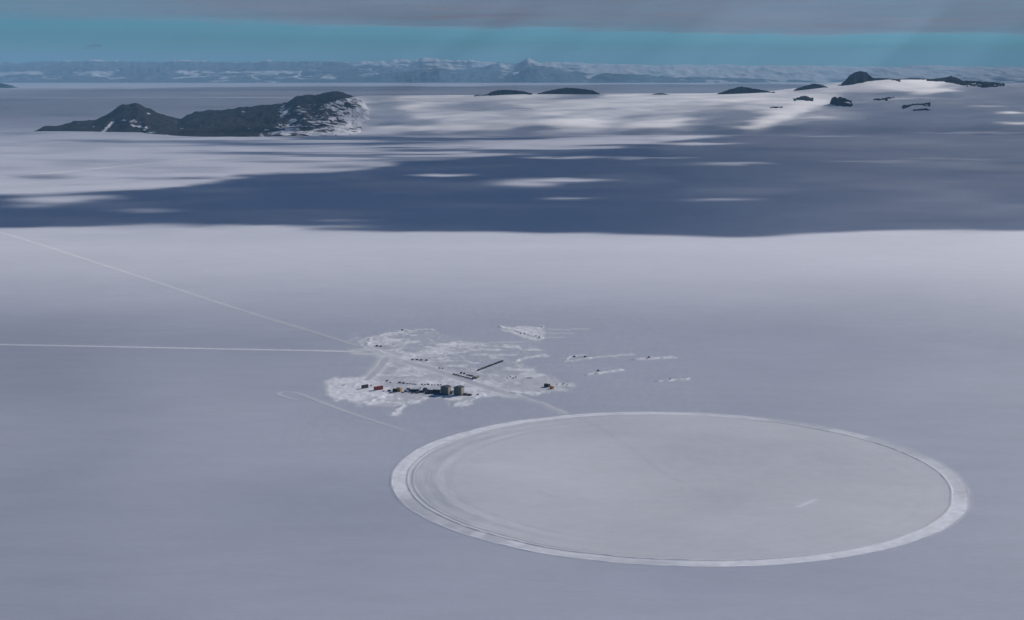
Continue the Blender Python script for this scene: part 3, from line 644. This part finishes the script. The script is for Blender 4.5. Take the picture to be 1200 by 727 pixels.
disc = grid_mesh('launch_circle', Xp, Yp, Z, {'albedo': np.clip(A, .2, .92)}, M_SNOW, wrap=True)
tag(disc, 'huge groomed snow circle edged by a bright ring road', kind='structure')

# ------------------------------------------------------------------ the trampled snow of the camp
xs = np.arange(-420, 420, 2.6); ys = np.arange(2560, 4230, 3.6)
Xp, Yp = np.meshgrid(xs, ys); px, py = project(Xp, Yp, Xp * 0)
wx = fbm(Xp / 16, Yp / 60, 111, 5); wy = fbm(Xp / 16, Yp / 60, 112, 5)
qx, qy = px + 3.5 * wx, py + 2.2 * wy
# stretch y so that distances are in comparable metres
SY = 3.2
def soft_poly(pts, e): return sst(-e, e, poly_sd(qx, qy * SY, [(x, y * SY) for x, y in pts]))
def soft_line(pts, w_, warp=1.0):
    return np.exp(-(line_d(px + (qx - px) * warp, (py + (qy - py) * warp) * SY, [(x, y * SY) for x, y in pts]) / w_) ** 2)
A = np.full(Xp.shape, PLAIN)
area = soft_poly([(378, 445), (400, 443), (433, 440), (447, 430), (452, 420), (432, 412), (424, 401), (438, 394), (470, 389), (506, 387), (528, 396), (560, 402), (625, 404), (640, 412), (600, 420),
                  (632, 436), (662, 449), (660, 457), (636, 463), (600, 463), (562, 464), (548, 472), (505, 466), (460, 478), (425, 474), (400, 468), (384, 462)], 5)
streak = fbm((Xp - .5 * Yp * 0) / 40, Yp / 34, 113, 5); fine = fbm(Xp / 7, Yp / 22, 114, 4)
A = A + area * (.03 + .07 * sst(430, 446, py) + .24 * sst(0, .3, streak) * (.6 + .4 * sst(-.3, .3, fine)) + .06 * fine)
def bright(mask, v=.88):
    global A
    A = A * (1 - mask) + v * mask
bright(soft_poly([(379, 446), (398, 444), (432, 443), (446, 448), (452, 462), (425, 469), (405, 469), (392, 466), (384, 461)], 4) * (.62 + .3 * sst(-.4, .3, fine)), .86)
# shovelled edges that stick out in fingers
for f_ in ([(425, 474), (436, 470), (452, 463)], [(459, 485), (470, 477), (496, 466)], [(530, 474), (545, 471), (566, 464)], [(386, 462), (396, 457)], [(398, 468), (410, 463)], [(410, 470), (424, 465)],
           [(470, 475), (486, 472)], [(540, 476), (552, 472)], [(448, 466), (462, 463)]):
    bright(soft_line(f_, 5.0, 1.9) * .9 * sst(-.5, .1, fine), .9)
bright(soft_poly([(585, 383.5), (637, 383), (638, 398), (628, 399), (606, 393), (586, 386)], 3) * (.55 + .45 * sst(-.2, .3, fine)), .86)
for f_, w_, s_ in (([(429, 404), (434, 397), (450, 392), (474, 388), (506, 386.5)], 3.0, .7), ([(452, 396.5), (464, 398)], 4, .8), ([(479, 419), (502, 414), (520, 407), (533, 402.5)], 4.5, .6), ([(518, 403), (546, 404)], 4, .8),
                   ([(604, 424), (618, 420), (638, 416.5)], 3.5, .75), ([(662, 424), (690, 420)], 2.6, .6), ([(664, 421), (672, 417), (684, 416)], 2.5, .6), ([(688, 420), (742, 415)], 3, .45),
                   ([(600, 460), (620, 463), (636, 460)], 3.6, .85), ([(560, 463), (600, 465)], 4, .5), ([(586, 402), (630, 400)], 2.5, .3), ([(540, 408), (600, 405)], 3, .3),
                   ([(690, 439), (706, 437), (728, 434)], 3.2, .7), ([(748, 421.5), (762, 420.5), (790, 419.5)], 3, .8), ([(774, 447), (786, 446), (806, 444.5)], 2.8, .6),
                   ([(372, 399), (392, 395.5), (416, 393)], 4, .35), ([(364, 408), (388, 406)], 3.4, .5), ([(395, 403), (420, 397)], 3, .35), ([(594, 443), (626, 441)], 4, .6),
                   
                   ([(648, 455), (662, 458)], 5, .6), ([(655, 450), (668, 452)], 5, .7), ([(460, 436), (484, 431)], 4, .45), ([(585, 434), (608, 432), (612, 431), (602, 425)], 1.6, .5),
                   ([(500, 396), (520, 408), (538, 418), (548, 424)], 1.6, .4), ([(480, 395), (470, 408), (474, 418)], 2, .35), ([(520, 440), (548, 436)], 3, .3), ([(478, 444), (540, 445)], 4, .35),
                   ([(588, 432), (640, 428), (690, 428)], 1.6, .25)):
    bright(soft_line(f_, w_, .4 if f_[0][0] > 655 else 1.0) * s_ * (.75 + .35 * sst(-.3, .3, fine)), .9)
for f_ in ([(640, 386), (668, 386.5)], [(636, 390.5), (672, 391)], [(636, 396), (660, 395.5)], [(672, 385.6), (690, 385.6)]):
    bright(soft_line(f_, 1.8, .25) * .4, .85)
# driven lanes: smooth, with bright shoulders
roads = [([(420, 412.3), (440, 413), (450, 416), (470, 423), (500, 431), (530, 441), (560, 451), (600, 463)], 5.6, PLAIN + .06),
         ([(430, 406), (426, 400), (432, 397), (424, 401), (428, 405), (436, 410), (448, 415), (466, 422)], 2.6, PLAIN + .1),
         ([(452, 420), (446, 430), (436, 440), (430, 445)], 4.2, PLAIN + .04)]
for pts, w_, v in roads:
    sh = soft_line(pts, w_ * 1.75, .35); bright(sh * .9, .86)
    bright(sst(.25, .75, soft_line(pts, w_ * 1.1, .2)) * .92, v)
lane = soft_line([(596, 462), (640, 476), (668, 488)], 5.5, .3); bright(lane * .55, .62)
bright(soft_line([(596, 460.5), (640, 474), (664, 484)], 1.8, .5) * .6, .78)
bright(soft_line([(458, 421), (470, 430), (452, 438)], 7, .6) * .6, PLAIN + .03)
A = A + .03 * fine
fadeb = np.minimum.reduce([sst(-420, -380, Xp), sst(420, 380, Xp), sst(2560, 2600, Yp), sst(4230, 4180, Yp)])
A = PLAIN + (A - PLAIN) * fadeb
lump = np.clip(A - PLAIN - .08, 0, 1) / .3
Z = .05 + lump * (.9 * sst(-.1, .5, fbm(Xp / 11, Yp / 14, 121, 4)) + .35 * sst(0, .5, fbm(Xp / 5, Yp / 6, 122, 2)))
for pts, w_, h_ in (([(430, 404), (436, 397), (450, 392.5), (474, 388.5), (506, 387)], 2.0, 2.2), ([(425, 474), (436, 470), (452, 463)], 2.6, 2.0), ([(459, 485), (470, 477), (496, 466)], 2.6, 1.8), ([(530, 474), (566, 464)], 2.4, 1.8),
                    ([(688, 439.5), (706, 436.5), (728, 433.6)], 2.0, 3.0), ([(742, 422), (762, 420), (790, 418.8)], 1.8, 2.8), ([(770, 447), (786, 445.5), (806, 444)], 1.8, 2.4), ([(662, 424), (692, 419.5)], 1.8, 2.4),
                    ([(604, 424), (618, 420), (638, 416)], 1.8, 2.4), ([(600, 460), (620, 463), (636, 460)], 2.0, 2.0), ([(664, 421), (672, 417), (684, 416)], 1.6, 2.0), ([(585, 383.5), (612, 390), (636, 397)], 2, 2.2)):
    Z = Z + h_ * soft_line(pts, w_, .6) * (.7 + .5 * fine)
Z = Z * fadeb - .2 * (1 - fadeb) + .0
Z = np.where((fadeb > .02), np.maximum(Z, .04), Z)
camp = grid_mesh('trampled_snow', Xp, Yp, Z, {'albedo': np.clip(A, .3, .93)}, M_SNOW)
tag(camp, 'trampled and ploughed bright snow of the camp ground', kind='structure')
def ground_z(x, y):
    i = int(round((x - xs[0]) / 2.6)); j = int(round((y - ys[0]) / 3.6))
    if 0 <= i < len(xs) and 0 <= j < len(ys): return float(Z[j, i])
    return 0.0

# ------------------------------------------------------------------ small objects
class MB:
    def __init__(s): s.bm = bmesh.new()
    def box(s, c, d, rz=0, rx=0, ry=0, bev=0.0):
        m = Matrix.Translation(c) @ Matrix.Rotation(rz, 4, 'Z') @ Matrix.Rotation(ry, 4, 'Y') @ Matrix.Rotation(rx, 4, 'X') @ Matrix.Diagonal((*d, 1))
        r = bmesh.ops.create_cube(s.bm, size=1, matrix=m)
        if bev:
            es = {e for v in r['verts'] for e in v.link_edges}
            bmesh.ops.bevel(s.bm, geom=list(es), offset=bev, segments=1, affect='EDGES')
        return s
    def cyl(s, c, r, h, axis='Z', n=16, r2=None):
        rot = {'Z': Matrix(), 'X': Matrix.Rotation(math.pi / 2, 4, 'Y'), 'Y': Matrix.Rotation(math.pi / 2, 4, 'X')}[axis]
        bmesh.ops.create_cone(s.bm, cap_ends=True, segments=n, radius1=r, radius2=r if r2 is None else r2, depth=h, matrix=Matrix.Translation(c) @ rot); return s
    def prism(s, pts, y0, y1):
        """outline in x,z extruded along y"""
        a = [s.bm.verts.new((x, y0, z)) for x, z in pts]; b = [s.bm.verts.new((x, y1, z)) for x, z in pts]
        s.bm.faces.new(a); s.bm.faces.new(b[::-1]); n = len(pts)
        for i in range(n): s.bm.faces.new((a[i], b[i], b[(i + 1) % n], a[(i + 1) % n]))
        return s
    def build(s, name, mat, parent=None):
        bmesh.ops.recalc_face_normals(s.bm, faces=s.bm.faces)
        me = bpy.data.meshes.new(name); s.bm.to_mesh(me); s.bm.free()
        return link(name, me, mat if not isinstance(mat, str) else P[mat], parent)
def thing(name, px, py, rz, label, cat, group=None):
    g = G(px, py); e = bpy.data.objects.new(name, None); C.objects.link(e)
    e.empty_display_size = 2
    e.location = (g.x, g.y, ground_z(g.x, g.y) - .05); e.rotation_euler = (0, 0, math.radians(rz))
    return tag(e, label, cat, group)
def copy_tree(o, parent=None):
    c = o.copy(); C.objects.link(c); c.parent = parent
    for ch in list(o.children): copy_tree(ch, c)
    return c
def place(o, px, py, rz, label, group=None, sc=1.0):
    c = copy_tree(o); g = G(px, py); c.location = (g.x, g.y, ground_z(g.x, g.y) - .05); c.rotation_euler = (0, 0, math.radians(rz)); c.scale = (sc, sc, sc)
    c['label'] = label
    if group: c['group'] = group
    return c

def payload_building(px, py, rz, label, group):
    t = thing('payload_building', px, py, rz, label, 'building', group)
    L, Wd, hh = 17.0, 15.0, 15.0
    MB().box((0, 0, 1.2 + hh / 2), (L, Wd, hh)).build('wall', 'beige', t)
    m = MB()
    for k in range(12): m.box((-L / 2 + .9 + k * (L - 1.8) / 11, -Wd / 2 - .12, 1.2 + hh / 2), (.35, .22, hh - .8))
    m.build('wall_rib', 'beige', t)
    d = MB().box((-.2, -Wd / 2 - .25, 1.3 + 7), (16, .36, 14)).build('shaded_big_door', 'shaded_khaki', t)  # door spread over the front; darker khaki paints its shaded side
    m = MB()
    for k in range(5): m.box((-.2, -Wd / 2 - .5, 2.6 + k * 2.6), (16, .16, .3))
    m.build('door_rail', 'grey', d)
    MB().prism([(-L / 2 - .6, 16.2), (L / 2 + .6, 16.2), (L / 2 + .6, 16.6), (0, 18.6), (-L / 2 - .6, 16.6)], -Wd / 2 - .7, Wd / 2 + .7).build('roof', 'roof', t)
    for y in (-3.5, 2.8): MB().box((L / 2 + .05, y, 8), (.14, 2, 1.4)).build('window', 'glass', t)
    s = MB().box((L / 2 + .06, 5.6, 2.4), (.16, 1.1, 2.2)).build('door', 'grey', t)
    MB().box((L / 2 + .2, 5.2, 2.4), (.1, .15, .15)).build('handle', 'steel', s)
    for y in (-Wd / 2 + 2, Wd / 2 - 2):
        MB().box((0, y, .55), (L + 2, 1.1, .9), bev=.2).build('ski', 'dark', t)
    return t
def hut(px, py, rz, dims, wall, roof, label, cat='hut', name='box_hut', group=None, door='dark'):
    L, Wd, hh = dims
    t = thing(name, px, py, rz, label, cat, group)
    MB().box((0, 0, .5 + hh / 2), (L, Wd, hh)).build('wall', wall, t)
    MB().prism([(-Wd / 2 - .3, hh + .5), (Wd / 2 + .3, hh + .5), (Wd / 2 + .3, hh + .75), (0, hh + 1.3), (-Wd / 2 - .3, hh + .75)], -L / 2 - .3, L / 2 + .3)
    m = MB(); m.prism([(-Wd / 2 - .3, hh + .52), (Wd / 2 + .3, hh + .52), (Wd / 2 + .3, hh + .8), (0, hh + .5 + Wd * .16), (-Wd / 2 - .3, hh + .8)], -L / 2 - .3, L / 2 + .3)
    r = m.build('roof', roof, t); r.rotation_euler = (0, 0, math.pi / 2)
    d = MB().box((L / 2 + .05, 0, 1.6), (.14, 1, 2.1)).build('door', door, t)
    MB().box((L / 2 + .16, .35, 1.6), (.1, .12, .12)).build('handle', 'steel', d)
    for x in (-L * .25, L * .2): MB().box((x, -Wd / 2 - .04, .5 + hh * .6), (1.2, .12, .8)).build('window', 'glass', t)
    for y in (-Wd / 2 + .6, Wd / 2 - .6): MB().box((0, y, .25), (L + 1, .5, .5)).build('ski', 'dark', t)
    return t
def arch_tent(px, py, rz, L, r, skin, end, label, group=None):
    t = thing('arch_tent', px, py, rz, label, 'tent', group)
    pts = [(r * math.cos(a), .1 + r * 1.05 * math.sin(a)) for a in np.linspace(0, math.pi, 15)]
    MB().prism(pts, -L / 2, L / 2).build('shell', skin, t)
    pe = [(r * .93 * math.cos(a), .1 + r * .97 * math.sin(a)) for a in np.linspace(0, math.pi, 15)]
    e = MB().prism(pe, -L / 2 - .15, -L / 2 + .1).build('end_wall', end, t)
    MB().box((0, -L / 2 - .22, 1.1), (1, .12, 2)).build('door', 'dark', e)
    MB().cyl((0, L * .2, r * 1.05 + .5), .16, 1.2, n=8).build('stove_pipe', 'steel', t)
    m = MB()
    for k in range(6):
        yy = -L / 2 + (k + .5) * L / 6
        q = [(r * 1.015 * math.cos(a), .1 + r * 1.065 * math.sin(a)) for a in np.linspace(0, math.pi, 15)]
        m.prism(q, yy - .08, yy + .08)
    m.build('hoop', 'grey', t)
    return t
def container(px, py, rz, dims, col, label, group=None, name='cargo_container'):
    L, Wd, hh = dims
    t = thing(name, px, py, rz, label, 'container', group)
    MB().box((0, 0, .3 + hh / 2), (L, Wd, hh)).build('body', col, t)
    m = MB()
    n = int(L / .8)
    for k in range(n):
        for s in (-1, 1): m.box((-L / 2 + (k + .5) * L / n, s * (Wd / 2 + .04), .3 + hh / 2), (.3, .1, hh - .4))
    for x in (-1, 1):
        for y in (-1, 1): m.box((x * L / 2, y * Wd / 2, .3 + hh / 2), (.25, .25, hh + .1))
    for x in (-1, 1): m.box((x * L / 2, 0, .3 + hh + .03), (.25, Wd, .12))
    m.box((0, 0, .22), (L, Wd + .12, .14))
    m.build('frame', col, t)
    for y in (-Wd / 4, Wd / 4):
        d = MB().box((L / 2 + .05, y, .3 + hh / 2), (.1, Wd / 2 - .12, hh - .3)).build('door', col, t)
        MB().cyl((L / 2 + .14, y, .3 + hh / 2), .04, hh - .4, n=6).build('lock_bar', 'steel', d)
    return t
def tractor(px, py, rz, col, label, cat='tractor', sc=1.0, blade=True, name='tracked_tractor'):
    t = thing(name, px, py, rz, label, cat)
    for y in (-1.1, 1.1):
        k = MB(); k.prism([(-2.6, .5), (-2.1, .05), (2.1, .05), (2.6, .5), (2.5, 1.0), (2.0, 1.25), (-2.0, 1.25), (-2.5, 1.0)], y - .3, y + .3)
        tr_ = k.build('track', 'rubber', t)
        for x in (-1.7, -.6, .6, 1.7): MB().cyl((x, y + math.copysign(.34, y), .6), .38, .1, 'Y', 12).build('road_wheel', 'steel', tr_)
    MB().box((.0, 0, 1.45), (4.4, 1.7, 1.0), bev=.15).build('body', col, t)
    c = MB().box((-.6, 0, 2.55), (1.9, 1.7, 1.3), bev=.12).build('cab', col, t)
    MB().box((-.6, 0, 2.7), (1.94, 1.5, .7)).build('window', 'glass', c)
    MB().cyl((1.2, .5, 2.4), .08, 1.1, n=8).build('exhaust_pipe', 'steel', t)
    if blade:
        b = MB(); b.prism([(3.2, .1), (3.5, .15), (3.35, .7), (3.55, 1.3), (3.35, 1.35), (3.1, .7)], -1.9, 1.9); b.build('blade', 'steel', t)
        for y in (-.9, .9): MB().box((2.7, y, .8), (1.2, .18, .2)).build('push_arm', 'steel', t)
    t.scale = (sc,) * 3
    return t
def truck(px, py, rz, col, cargo, label, sc=1.0, group=None):
    t = thing('truck', px, py, rz, label, 'truck', group)
    MB().box((0, 0, 1.05), (7.6, 1.0, .35)).build('chassis', 'dark', t)
    c = MB().box((2.8, 0, 2.1), (1.9, 2.3, 1.9), bev=.15).build('cab', col, t)
    MB().box((3.3, 0, 2.5), (1.0, 2.34, .7)).build('window', 'glass', c)
    MB().box((-1.1, 0, 2.3), (5.2, 2.4, 2.1), bev=.06).build('cargo_box', cargo, t)
    for x in (-2.8, -1.5, 2.7):
        for y in (-1.05, 1.05):
            w_ = MB().cyl((x, y, .6), .6, .45, 'Y', 16).build('wheel', 'rubber', t)
            MB().cyl((x, y * 1.22, .6), .28, .06, 'Y', 10).build('hub', 'steel', w_)
    t.scale = (sc,) * 3
    return t
def sled(px, py, rz, label, L=8.0, sc=1.0, group=None):
    t = thing('cargo_sled', px, py, rz, label, 'sled', group)
    for y in (-1, 1):
        m = MB(); m.prism([(-L / 2, 0), (L / 2 - .4, 0), (L / 2 + .3, .55), (L / 2, .6), (L / 2 - .6, .22), (-L / 2, .22)], y - .12, y + .12); m.build('runner', 'steel', t)
    MB().box((-.1, 0, .75), (L - .4, 2.5, .2)).build('deck', 'wood', t)
    for x in (-L * .35, 0, L * .3):
        for y in (-1, 1): MB().box((x, y, .45), (.2, .2, .5)).build('strut', 'steel', t)
    MB().box((L / 2 + .9, 0, .5), (1.6, .12, .12)).build('tow_bar', 'steel', t)
    t.scale = (sc,) * 3
    return t
def crate(px, py, rz, d, col, label, group=None, zoff=0.0, at=None):
    t = thing('cargo_crate', px, py, rz, label, 'crate', group)
    if at is not None: t.location = at
    MB().box((0, 0, d[2] / 2 + .05), d, bev=.03).build('box', col, t)
    m = MB()
    for x in (-d[0] * .42, 0, d[0] * .42):
        for s in (-1, 1): m.box((x, s * (d[1] / 2 + .05), d[2] / 2 + .05), (.22, .1, d[2]))
    m.build('batten', 'wood', t)
    MB().box((0, 0, d[2] + .1), (d[0] + .1, d[1] + .1, .12)).build('lid', col, t)
    t.location.z += zoff
    return t
def fuel_tank(px, py, rz, L, r, col, label, group=None):
    t = thing('fuel_tank', px, py, rz, label, 'tank', group)
    MB().cyl((0, 0, r + .7), r, L, 'X', 24).build('barrel', col, t)
    MB().cyl((0, 0, 2 * r + .85), .4, .4, n=12).build('hatch', 'steel', t)
    for x in (-L * .3, L * .3): MB().box((x, 0, .6), (.4, r * 1.7, 1.1)).build('saddle', 'dark', t)
    for y in (-r * .7, r * .7): MB().box((0, y, .15), (L + .6, .3, .28)).build('runner', 'dark', t)
    return t

# --- the two big payload buildings
payload_building(522.5, 462.2, -22, 'left one of the two tall beige payload buildings with dark roof', 'tall payload buildings')
payload_building(538.0, 462.8, -22, 'right one of the two tall beige payload buildings with dark roof', 'tall payload buildings')
# --- the dark row to their left
arch_tent(512.0, 460.8, 76, 17, 7.0, P['darkgreen'], 'grey', 'dark green arched tent touching the left payload building', 'tents in the main camp row')
arch_tent(505.5, 460.4, 70, 15, 5.4, P['darkgreen'], 'grey', 'low dark green arched tent, second left of the payload buildings', 'tents in the main camp row')
arch_tent(498.5, 458.6, 15, 9, 6.0, P['dark'], 'grey', 'round dark tent behind the row beside a white box', 'tents in the main camp row')
arch_tent(486.5, 459.6, 80, 15, 5.6, P['darkgreen'], 'dark', 'dark arched tent at the left end of the main row', 'tents in the main camp row')
container(493.0, 455.8, 80, (6, 2.6, 5.0), 'white', 'narrow white upright container standing left of the round dark tent')
container(493.5, 460.2, -4, (13, 3, 4.0), 'dark', 'long low dark box added for the shadow strip before the main row')  # this and the next two: dark boxes added as the row's shadow strip
container(502.5, 461.6, -4, (16, 3, 3.6), 'dark', 'low dark box added for the shadow strip before the second arched tent')
container(513.5, 462.9, -4, (18, 3, 3.4), 'blue', 'low blue-black box added for the shadow strip below the left payload building')
container(529.8, 461.6, 70, (9, 3.4, 6), 'darkgreen' if False else 'grey', 'tall grey container wedged between the two payload buildings')
hut(481.0, 458.6, -10, (8, 4, 3.0), P['blue'], 'roof', 'small dark blue hut left of the main row')
container(475.6, 459.4, -6, (7, 3, 2.6), 'teal', 'small pale teal container in front of the ochre hut')
container(462.6, 459.0, -20, (7, 5, 5.6), 'dark', 'tall black box added as the shaded left side of the ochre hut')  # added box, black to stand for the hut's shaded side
hut(468.0, 458.8, -28, (9, 7, 8.0), P['gold'], P['white'], 'tall ochre hut with a white roof near the red hut', door='brown')
container(456.2, 458.6, -10, (6, 2.8, 2.4), 'dark', 'small dark container between the red hut and the ochre hut')
hut(443.6, 457.0, 40, (19, 7.0, 6.0), P['red'], P['red'], 'long red hut lying at the left of the camp')
hut(427.6, 455.2, 48, (15, 5.5, 6.0), P['dark'], P['dark'], 'black hut left of the long red hut, standing apart')
sled(402.5, 451.8, 35, 'small dark sled alone at the far left of the trampled snow', 8, 1.0)
hut(545.4, 463.2, -14, (7, 4.5, 2.8), P['brown'], P['brown'], 'low brown shed right of the payload buildings')
hut(549.8, 463.6, -14, (6, 4.5, 2.6), P['red'], P['brown'], 'low rust red shed beside the brown shed')
container(553.2, 463.6, 75, (6, 3, 4.2), 'white', 'white container closing the right end of the main row')
tractor(560.0, 463.0, 200, P['dark'], 'dark tractor parked alone right of the white container', sc=.85)
sled(492.4, 466.6, 25, 'small sled on the open snow in front of the main row', 7, .9)
fuel_tank(489.6, 461.0, 4, 7, 1.7, 'steel', 'pale metal tank before the left end of the main row')
hut(478.6, 456.6, -20, (6, 4, 3.2), P['grey'], P['white'], 'little grey hut with a white roof behind the teal container')
tractor(471.6, 460.6, 30, P['orange'], 'orange tractor in front of the ochre hut', sc=.9)
crate(483.0, 461.2, 12, (4, 3, 2.4), 'brown', 'brown crate between the teal container and the pale metal tank')
truck(458.0, 461.0, -8, P['red'], 'grey', 'red truck with a grey box below the small dark container', .8)
crate(449.6, 459.2, 35, (3.4, 2.4, 1.8), 'dark', 'dark crate at the lower right corner of the long red hut')
crate(435.0, 452.6, 10, (3.4, 2.4, 1.8), 'brown', 'brown crate between the black hut and the long red hut')
# --- vehicles behind the row
truck(453.6, 447.2, 60, P['dark'], 'dark', 'dark truck behind the red hut, left one of two nose to tail', .9)
tractor(457.4, 448.8, 80, P['dark'], 'dark tractor next to the truck behind the red hut', sc=.85)
truck(468.4, 449.2, 15, P['dark'], 'dark', 'dark truck at the left start of the cargo line', .9)
container(473.0, 449.6, -5, (5, 2.6, 2.2), 'dark', 'small dark container right behind the truck at the cargo line')
words = ['first', 'second', 'third', 'fourth', 'fifth', 'sixth', 'seventh', 'eighth', 'ninth', 'tenth', 'eleventh', 'twelfth', 'thirteenth', 'fourteenth', 'fifteenth', 'sixteenth']
ln = [(477.2, 450.0, 4.2, 1.1), (480.4, 450.2, 4.2, 1.0), (483.6, 450.4, 4.0, 1.1), (486.6, 450.6, 4.2, 1.0), (494.6, 451.2, 3.4, 1.6), (498.2, 451.4, 3.0, 1.4), (502.0, 451.2, 5.0, 2.2),
      (506.2, 451.6, 3.4, 1.6), (509.4, 451.9, 3.0, 1.3), (513.4, 451.6, 3.6, 2.0), (516.6, 451.8, 3.4, 1.8)]
for i, (x, y, l_, h_) in enumerate(ln):
    crate(x, y, -6 + random.uniform(-6, 6), (l_, 2.4, h_), ['dark', 'brown', 'grey', 'darkgreen' if False else 'dark'][i % 4], f'dark crate, {words[i]} from the left in the line behind the main row', 'crates lined up behind the main row')
# --- four trucks, two tractors, strays
base = truck(483.6, 422.4, 8, P['dark'], 'dark', 'leftmost of four dark trucks parked beside the main lane', .82, 'four dark trucks parked beside the main lane')
for x, y, r_z, l_ in ((488.6, 422.2, 28, 'second from the left of four dark trucks parked beside the main lane'), (493.6, 422.7, -4, 'third from the left of four dark trucks parked beside the main lane'),
                      (499.8, 422.9, 6, 'rightmost of four dark trucks parked beside the main lane')):
    place(base, x, y, r_z, l_, sc=.85)
tractor(515.0, 432.0, 20, P['dark'], 'left one of two small dark tractors between the trucks and the fenced cargo', sc=.8)
tractor(518.8, 432.4, 95, P['dark'], 'right one of two small dark tractors between the trucks and the fenced cargo', sc=.8)
tractor(446.2, 406.4, -15, P['red'], 'red tractor beside the bend of the loop road', sc=1.1)
container(441.6, 406.0, 5, (6, 3, 2.6), 'dark', 'dark container just left of the red tractor at the loop road')
truck(471.5, 388.0, 8, P['dark'], 'dark', 'dark truck on top of the outer snow bank, farthest from the launch circle', .85)
# --- diagonal row of containers
n = 12
for i in range(n):
    f_ = i / (n - 1)
    a, b = G(560.5, 434.6), G(588.2, 424.2)
    p = a.lerp(b, f_); ang = math.degrees(math.atan2(b.y - a.y, b.x - a.x))
    c_ = container(560, 434, ang + random.uniform(-4, 4), (7.4, 3.0, 2.9 + random.uniform(-.3, .5)), ['dark', 'blue', 'brown', 'dark', 'dark'][i % 5], f'dark container, {words[i]} from the near end of the slanting row', 'containers in the slanting row')
    c_.location = (p.x + random.uniform(-.6, .6), p.y, ground_z(p.x, p.y) - .05)
# --- cargo yard with two lines meeting at a white container
k = 0
yard = [((532.0, 439.2), (553.5, 445.2), 9), ((540.5, 438.0), (544.0, 438.6), 2), ((547.5, 440.0), (555.6, 441.8), 4)]
names = ['front line of the cargo yard', 'back corner of the cargo yard', 'back line of the cargo yard']
for (a, b, n), nm in zip(yard, names):
    a, b = G(*a), G(*b)
    for i in range(n):
        p = a.lerp(b, i / max(1, n - 1)); ang = math.degrees(math.atan2(b.y - a.y, b.x - a.x)) if nm[0] != 'b' or n > 2 else 10
        c_ = crate(540, 440, ang + random.uniform(-6, 6), (4.6, 2.6, 2.0 + random.uniform(-.3, .6) + (.9 if n == 2 else 0)), ['dark', 'brown', 'dark', 'blue'][i % 4],
                   f'dark crate, {words[i]} from the left in the {nm}', 'crates of the cargo yard')
        c_.location = (p.x, p.y, ground_z(p.x, p.y) - .05)
fuel_tank(555.0, 443.6, 60, 9, 1.5, 'dark', 'dark tank across the right end of the cargo yard')
container(559.0, 443.6, 65, (13, 4.5, 4.0), 'beige', 'pale container closing the right end of the cargo yard')
# --- right side
sled(620.2, 443.4, 28, 'long loaded-looking sled alone on the snow before the orange-ended hut', 11, 1.1)
for i, (x, y) in enumerate([(594.5, 443.5), (598.2, 442.0), (601.4, 443.6), (604.4, 442.6)]):
    crate(x, y, random.uniform(0, 90), (2.6, 2.0, 1.4), ['grey', 'dark', 'grey', 'brown'][i], f'small crate, {words[i]} from the left in the loose bunch left of the long sled', 'loose crates left of the long sled')
hut(641.2, 453.6, -38, (11, 7.5, 5.2), P['dark'], P['dark'], 'black hut joined to an orange hut right of the camp')
hut(646.8, 455.6, -38, (7, 6.0, 4.2), P['orange'], P['orange'], 'orange hut at the right end of the black hut')
for i, (x, y, c_) in enumerate([(653.2, 450.6, 'white'), (660.2, 450.9, 'grey'), (664.6, 451.6, 'white')]):
    crate(x, y, 20 * i, (3.0, 2.4, 1.8), c_, ['white', 'grey', 'last white'][i] + f' crate, {words[i]} to the right of the orange hut', 'crates right of the orange hut')
# --- outlying dumps on snow drifts
for i, (x, y, l_) in enumerate([(610.5, 391.6, 'on the high back snow patch, left one'), (614.5, 392.0, 'on the high back snow patch, middle one'), (628.0, 394.6, 'on the high back snow patch, right of the middle'),
                                (632.0, 396.2, 'on the high back snow patch, rightmost and lowest'), (634.5, 383.6, 'on the top right corner of the high back snow patch')]):
    crate(x, y, 30 * i, (4.2, 2.6, 1.8), 'dark', 'dark crate ' + l_, 'crates on the high back snow patch')
for i, (x, y, l_) in enumerate([(673.0, 418.6, 'left one of two on the slim drift behind the orange hut'), (685.6, 418.6, 'right one of two on the slim drift behind the orange hut'), (701.0, 435.0, 'on the drift right of the orange hut'),
                                (760.6, 420.2, 'on the farthest right drift'), (785.0, 445.6, 'on the lowest right drift')]):
    crate(x, y, 25 * i, (5.0, 3.2, 2.4), 'dark', 'dark crate ' + l_, 'crates on outlying snow drifts')
